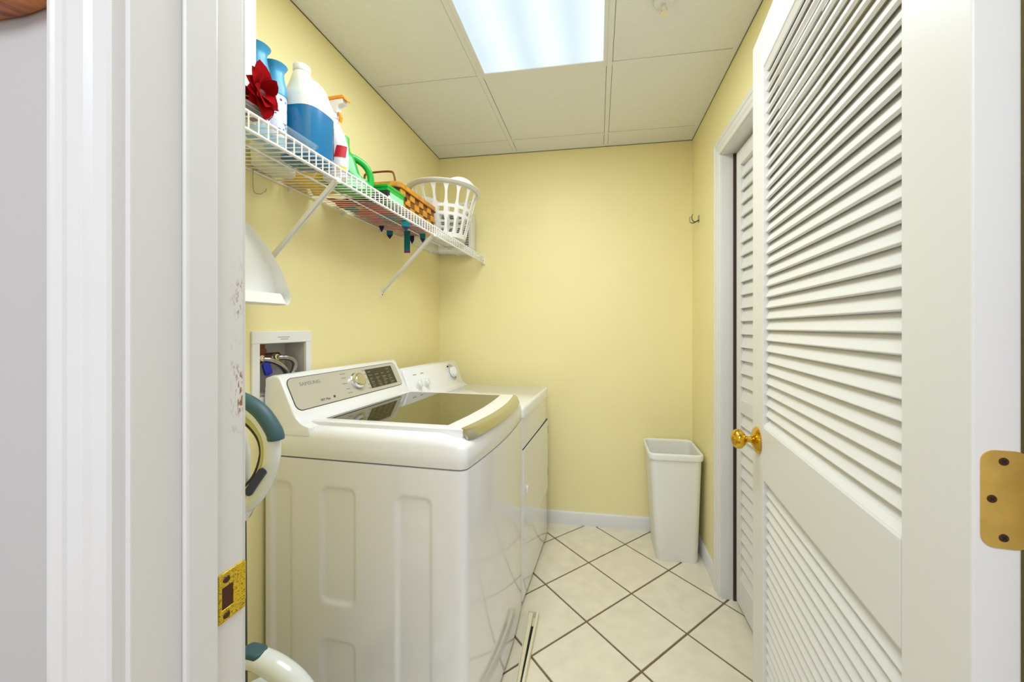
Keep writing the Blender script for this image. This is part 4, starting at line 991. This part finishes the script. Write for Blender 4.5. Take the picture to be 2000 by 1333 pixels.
for sd in (1, -1):   # moulded hand grips that rise above the rim
    rr = []
    for i in range(13):
        t = -1 + 2 * i / 12; a = R(-38 if sd > 0 else 142) + t * 0.36; h = 0.020 * (1 - t * t); r0, r1 = rad(HT) + 0.004, rad(HT) + 0.020
        c_, s_ = math.cos(a), math.sin(a)
        rr.append([(LX + r_ * c_, LY + r_ * 1.04 * s_, LZ + z_) for r_, z_ in ((r0, HT - 0.004), (r1 + 0.002, HT - 0.006), (r1, HT - 0.002 + h), (r0 + 0.003, HT + h))])
    q = MB(); q.loft(rr); q.build('hand_grip', 'plastic_white', lb_, angle=50)

# white louvred heater / fan box against the back wall
fb = thing('box_fan', 'white slatted box fan leaning on the back wall behind the laundry basket', 'fan', (-0.94, 2.45, ZS))
zf0, zf1, xa, xb, ya, yb_ = ZS + 0.003, ZS + 0.272, -1.055, -0.822, 2.395, 2.470
q = MB()
for r_ in ((xa, xb, zf0, zf0 + 0.022), (xa, xb, zf1 - 0.022, zf1), (xa, xa + 0.022, zf0 + 0.022, zf1 - 0.022), (xb - 0.022, xb, zf0 + 0.022, zf1 - 0.022)): q.box(r_[0], r_[1], ya, yb_, r_[2], r_[3])
q.build('case', 'plastic_white', fb, smooth=False, bevel=0.004)
q = MB(); q.box(xa + 0.022, xb - 0.022, ya + 0.03, ya + 0.034, zf0 + 0.022, zf1 - 0.022); q.build('back_panel', 'grille_dark', fb, smooth=False)
n = 19; g0 = None
for k in range(n):
    z = zf0 + 0.028 + (zf1 - zf0 - 0.056) * k / (n - 1)
    q = MB(); q.box(xa + 0.020, xb - 0.020, ya + 0.003, ya + 0.014, z - 0.0022, z + 0.0022); q.build('grille_bar', 'plastic_white', fb, smooth=False)

# ------------------------------------------------------------------ dustpan and its wire hook
wh = thing('wire_hook', 'thin bent wire hook hanging from the back of the shelf', 'hook', (-1.072, 1.02, 1.75))
MB().tube(smooth_path([(XL + 0.004, 1.036, ZB + 0.003), (XL + 0.013, 1.034, ZB - 0.002), (XL + 0.011, 1.036, 1.760), (XL + 0.009, 1.042, 1.722), (XL + 0.016, 1.056, 1.718), (XL + 0.020, 1.072, 1.732), (XL + 0.020, 1.076, 1.742)], 5), 0.0013, 6).build('wire', 'steel_wire', wh)
dp = thing('dustpan', 'white plastic dustpan hanging on the wall below the wire shelf', 'dustpan', (-1.0, 0.925, 1.36))
yc = 0.893; XD = -1.012
# rounded-triangular pan: floor plate against the wall, wall rising towards the mouth at the bottom
def half_w(t): return 0.024 + 0.128 * (1 - (1 - t) ** 2.0) ** 0.8 if t < 0.88 else (0.024 + 0.128 * (1 - 0.12 ** 2) ** 0.8) * (1 - ((t - 0.88) / 0.12) ** 2 * 0.12)
zt_, zb_ = 1.600, 1.358
rows = 22; rimp = []; q = MB(); rr = []
for i in range(rows + 1):
    t = i / rows; z = zt_ + (zb_ - zt_) * t; w_ = half_w(t); dep = 0.016 + 0.052 * t
    rr.append((z, w_, dep))
vs = []; fs = []
for z, w_, dep in rr:
    for s_, x in ((-1, dep), (-0.97, 0.010), (-0.80, 0.002), (0, 0.0), (0.80, 0.002), (0.97, 0.010), (1, dep)): vs.append((XD + 0.006 + x, yc + s_ * w_, z))
m_ = 7; nb = len(vs)
for z, w_, dep in rr:
    for s_, x in ((-1, dep), (-0.97, 0.010), (-0.80, 0.002), (0, 0.0), (0.80, 0.002), (0.97, 0.010), (1, dep)):
        sh_ = 1 - 0.003 / max(w_, 0.01); vs.append((XD + 0.0085 + x, yc + s_ * w_ * sh_, z))
for i in range(rows):
    for k in range(m_ - 1):
        a = i * m_ + k; fs += [(a, a + 1, a + m_ + 1, a + m_), (nb + a, nb + a + m_, nb + a + m_ + 1, nb + a + 1)]
    for k in (0, m_ - 1):
        a = i * m_ + k; fs.append((a, a + m_, nb + a + m_, nb + a))
for k in range(m_ - 1):
    a = rows * m_ + k; fs.append((a, a + 1, nb + a + 1, nb + a)); fs.append((k, nb + k, nb + k + 1, k + 1))
q.add(vs, fs); q.build('pan', 'plastic_white', dp, angle=60)
q = MB(); vs = [(XD + 0.008, yc - rr[-1][1] * 0.96, zb_), (XD + 0.008, yc + rr[-1][1] * 0.96, zb_), (XD + 0.072, yc + rr[-1][1] * 0.985, zb_ + 0.002), (XD + 0.072, yc - rr[-1][1] * 0.985, zb_ + 0.002)]
q.add(vs + [(x, y, z + 0.034) if x < XD + 0.05 else (x - 0.02, y, z + 0.034) for x, y, z in vs], [(0, 1, 2, 3), (4, 5, 6, 7), (0, 1, 5, 4), (1, 2, 6, 5), (2, 3, 7, 6), (3, 0, 4, 7)]); q.build('lip', 'plastic_white', dp, bevel=0.003)
q = MB(); q.loft([[(XD + x, yc + y * s_ , z) for x, y in ((0.006, -0.017), (0.016, -0.014), (0.020, 0), (0.016, 0.014), (0.006, 0.017))] for z, s_ in ((1.585, 1.6), (1.61, 1.15), (1.68, 1.0), (1.750, 0.9), (1.760, 0.6))]); q.build('handle', 'plastic_white', dp)

# ------------------------------------------------------------------ upright vacuum in the near corner
VY = 0.745
vc = thing('vacuum_cleaner', 'white and teal upright vacuum cleaner leaning in the corner behind the jamb', 'vacuum cleaner', (-0.77, VY, 0))
def vp(x, z, dy=0.0): return (x, VY + dy, z)
loop = smooth_path([vp(-0.905, 1.112), vp(-0.850, 1.122), vp(-0.800, 1.112), vp(-0.758, 1.088), vp(-0.728, 1.048), vp(-0.722, 1.000), vp(-0.738, 0.948), vp(-0.768, 0.902), vp(-0.808, 0.872), vp(-0.840, 0.850)], 6)
MB().tube(loop, 0.0165, 14, flat=1.0).build('handle_loop', 'vac_white', vc)
liner = smooth_path([vp(-0.895, 1.093), vp(-0.850, 1.102), vp(-0.806, 1.092), vp(-0.770, 1.071), vp(-0.745, 1.040), vp(-0.740, 1.000), vp(-0.755, 0.955), vp(-0.780, 0.925), vp(-0.797, 0.912)], 6)
MB().tube(liner, 0.009, 10).build('grip_liner', 'vac_lime', vc)
lin2 = [Vector(p) + Vector((-0.008 * (1 if p[0] > -0.8 else 0.3), 0, -0.006 if p[2] > 1.0 else 0.004)) for p in liner]
MB().tube(lin2, 0.0062, 8).build('grip_seal', 'vac_dark', vc)
grip = smooth_path([vp(-0.900, 1.124), vp(-0.850, 1.134), vp(-0.797, 1.124), vp(-0.751, 1.098), vp(-0.718, 1.057), vp(-0.713, 1.036)], 6)
MB().tube(grip, [0.013, 0.0165] + [0.0172] * (len(grip) - 4) + [0.0165, 0.011], 14).build('soft_grip', 'teal', vc)
post = smooth_path([vp(-0.840, 1.085), vp(-0.812, 1.050), vp(-0.800, 1.005), vp(-0.800, 0.955), vp(-0.806, 0.915), vp(-0.830, 0.880)], 5)
MB().tube(post, 0.015, 12).build('handle_post', 'vac_white', vc)
q = MB(); M = T(vp(-0.747, 0.948, -0.0165)) @ rot(36, 'Y') @ rot(90, 'X'); q.prism(rrect(-0.009, 0.009, -0.036, 0.036, 0.007), -0.003, 0.004, 'z', M=M); q.build('hose_release', 'vac_navy', vc)
q = MB(); q.tube(smooth_path([vp(-0.800, 0.885), vp(-0.818, 0.855), vp(-0.824, 0.83)]), [0.026] * 6 + [0.022] * 7, 14); q.build('handle_neck', 'vac_white', vc)
q = MB(); q.prism([(-0.812, 0.872), (-0.788, 0.884), (-0.786, 0.872), (-0.800, 0.848), (-0.815, 0.842)], VY - 0.022, VY + 0.022, 'y'); q.build('latch', 'teal', vc, bevel=0.003)
q = MB(); q.tube([vp(-0.812, 0.85), vp(-0.809, 0.50), vp(-0.809, 0.14)], 0.016, 14); q.build('wand', 'vac_dark', vc)
# lift-away canister with arched carry handle
CXv, CYv = -0.735, VY - 0.01
arch = smooth_path([vp(-0.825, 0.500), vp(-0.812, 0.528), vp(-0.780, 0.541), vp(-0.735, 0.534), vp(-0.690, 0.516), vp(-0.655, 0.492), vp(-0.632, 0.462), vp(-0.622, 0.420), vp(-0.622, 0.38)], 6)
MB().tube(arch, [0.020 + 0.004 * min(1, i / 20) for i in range(len(arch))], 16).build('carry_handle', 'vac_white', vc)
q = MB(); M = T((-0.766, VY - 0.002, 0.5575)) @ rot(4, 'Y'); q.prism(rrect(-0.025, 0.025, -0.017, 0.017, 0.012, 5), -0.012, 0.006, 'z', M=M); q.build('power_button', 'teal', vc, bevel=0.004)
MB().lathe([(0, 0.375), (0.085, 0.375), (0.095, 0.39), (0.095, 0.43), (0.085, 0.452), (0.06, 0.460), (0, 0.460)], 32, M=T((CXv, CYv, 0)), sy=0.95).build('canister_top', 'filter_white', vc)
MB().lathe([(0, 0.11), (0.085, 0.11), (0.095, 0.13), (0.098, 0.36), (0.093, 0.376), (0, 0.376)], 32, M=T((CXv, CYv, 0)), sy=0.95).build('dust_cup', 'clear_plastic', vc)
MB().lathe([(0, 0.13), (0.03, 0.13), (0.05, 0.20), (0.05, 0.37), (0, 0.37)], 20, M=T((CXv, CYv, 0)), sy=0.95).build('cyclone', 'teal', vc)
q = MB(); q.prism(rrect(-0.90, -0.60, 0.58, 0.80, 0.05, 5), 0.012, 0.085, 'z'); q.build('floor_head', 'vac_white', vc, bevel=0.015, seg=3)
q = MB(); q.prism(rrect(-0.85, -0.65, 0.66, 0.84, 0.03, 4), 0.08, 0.115, 'z'); q.build('head_neck', 'vac_dark', vc, bevel=0.006)
for x in (-0.885, -0.615):
    q = MB(); q.tube([(x - 0.012, 0.80, 0.035), (x + 0.012, 0.80, 0.035)], 0.035, 20); q.build('wheel', 'vac_dark', vc)
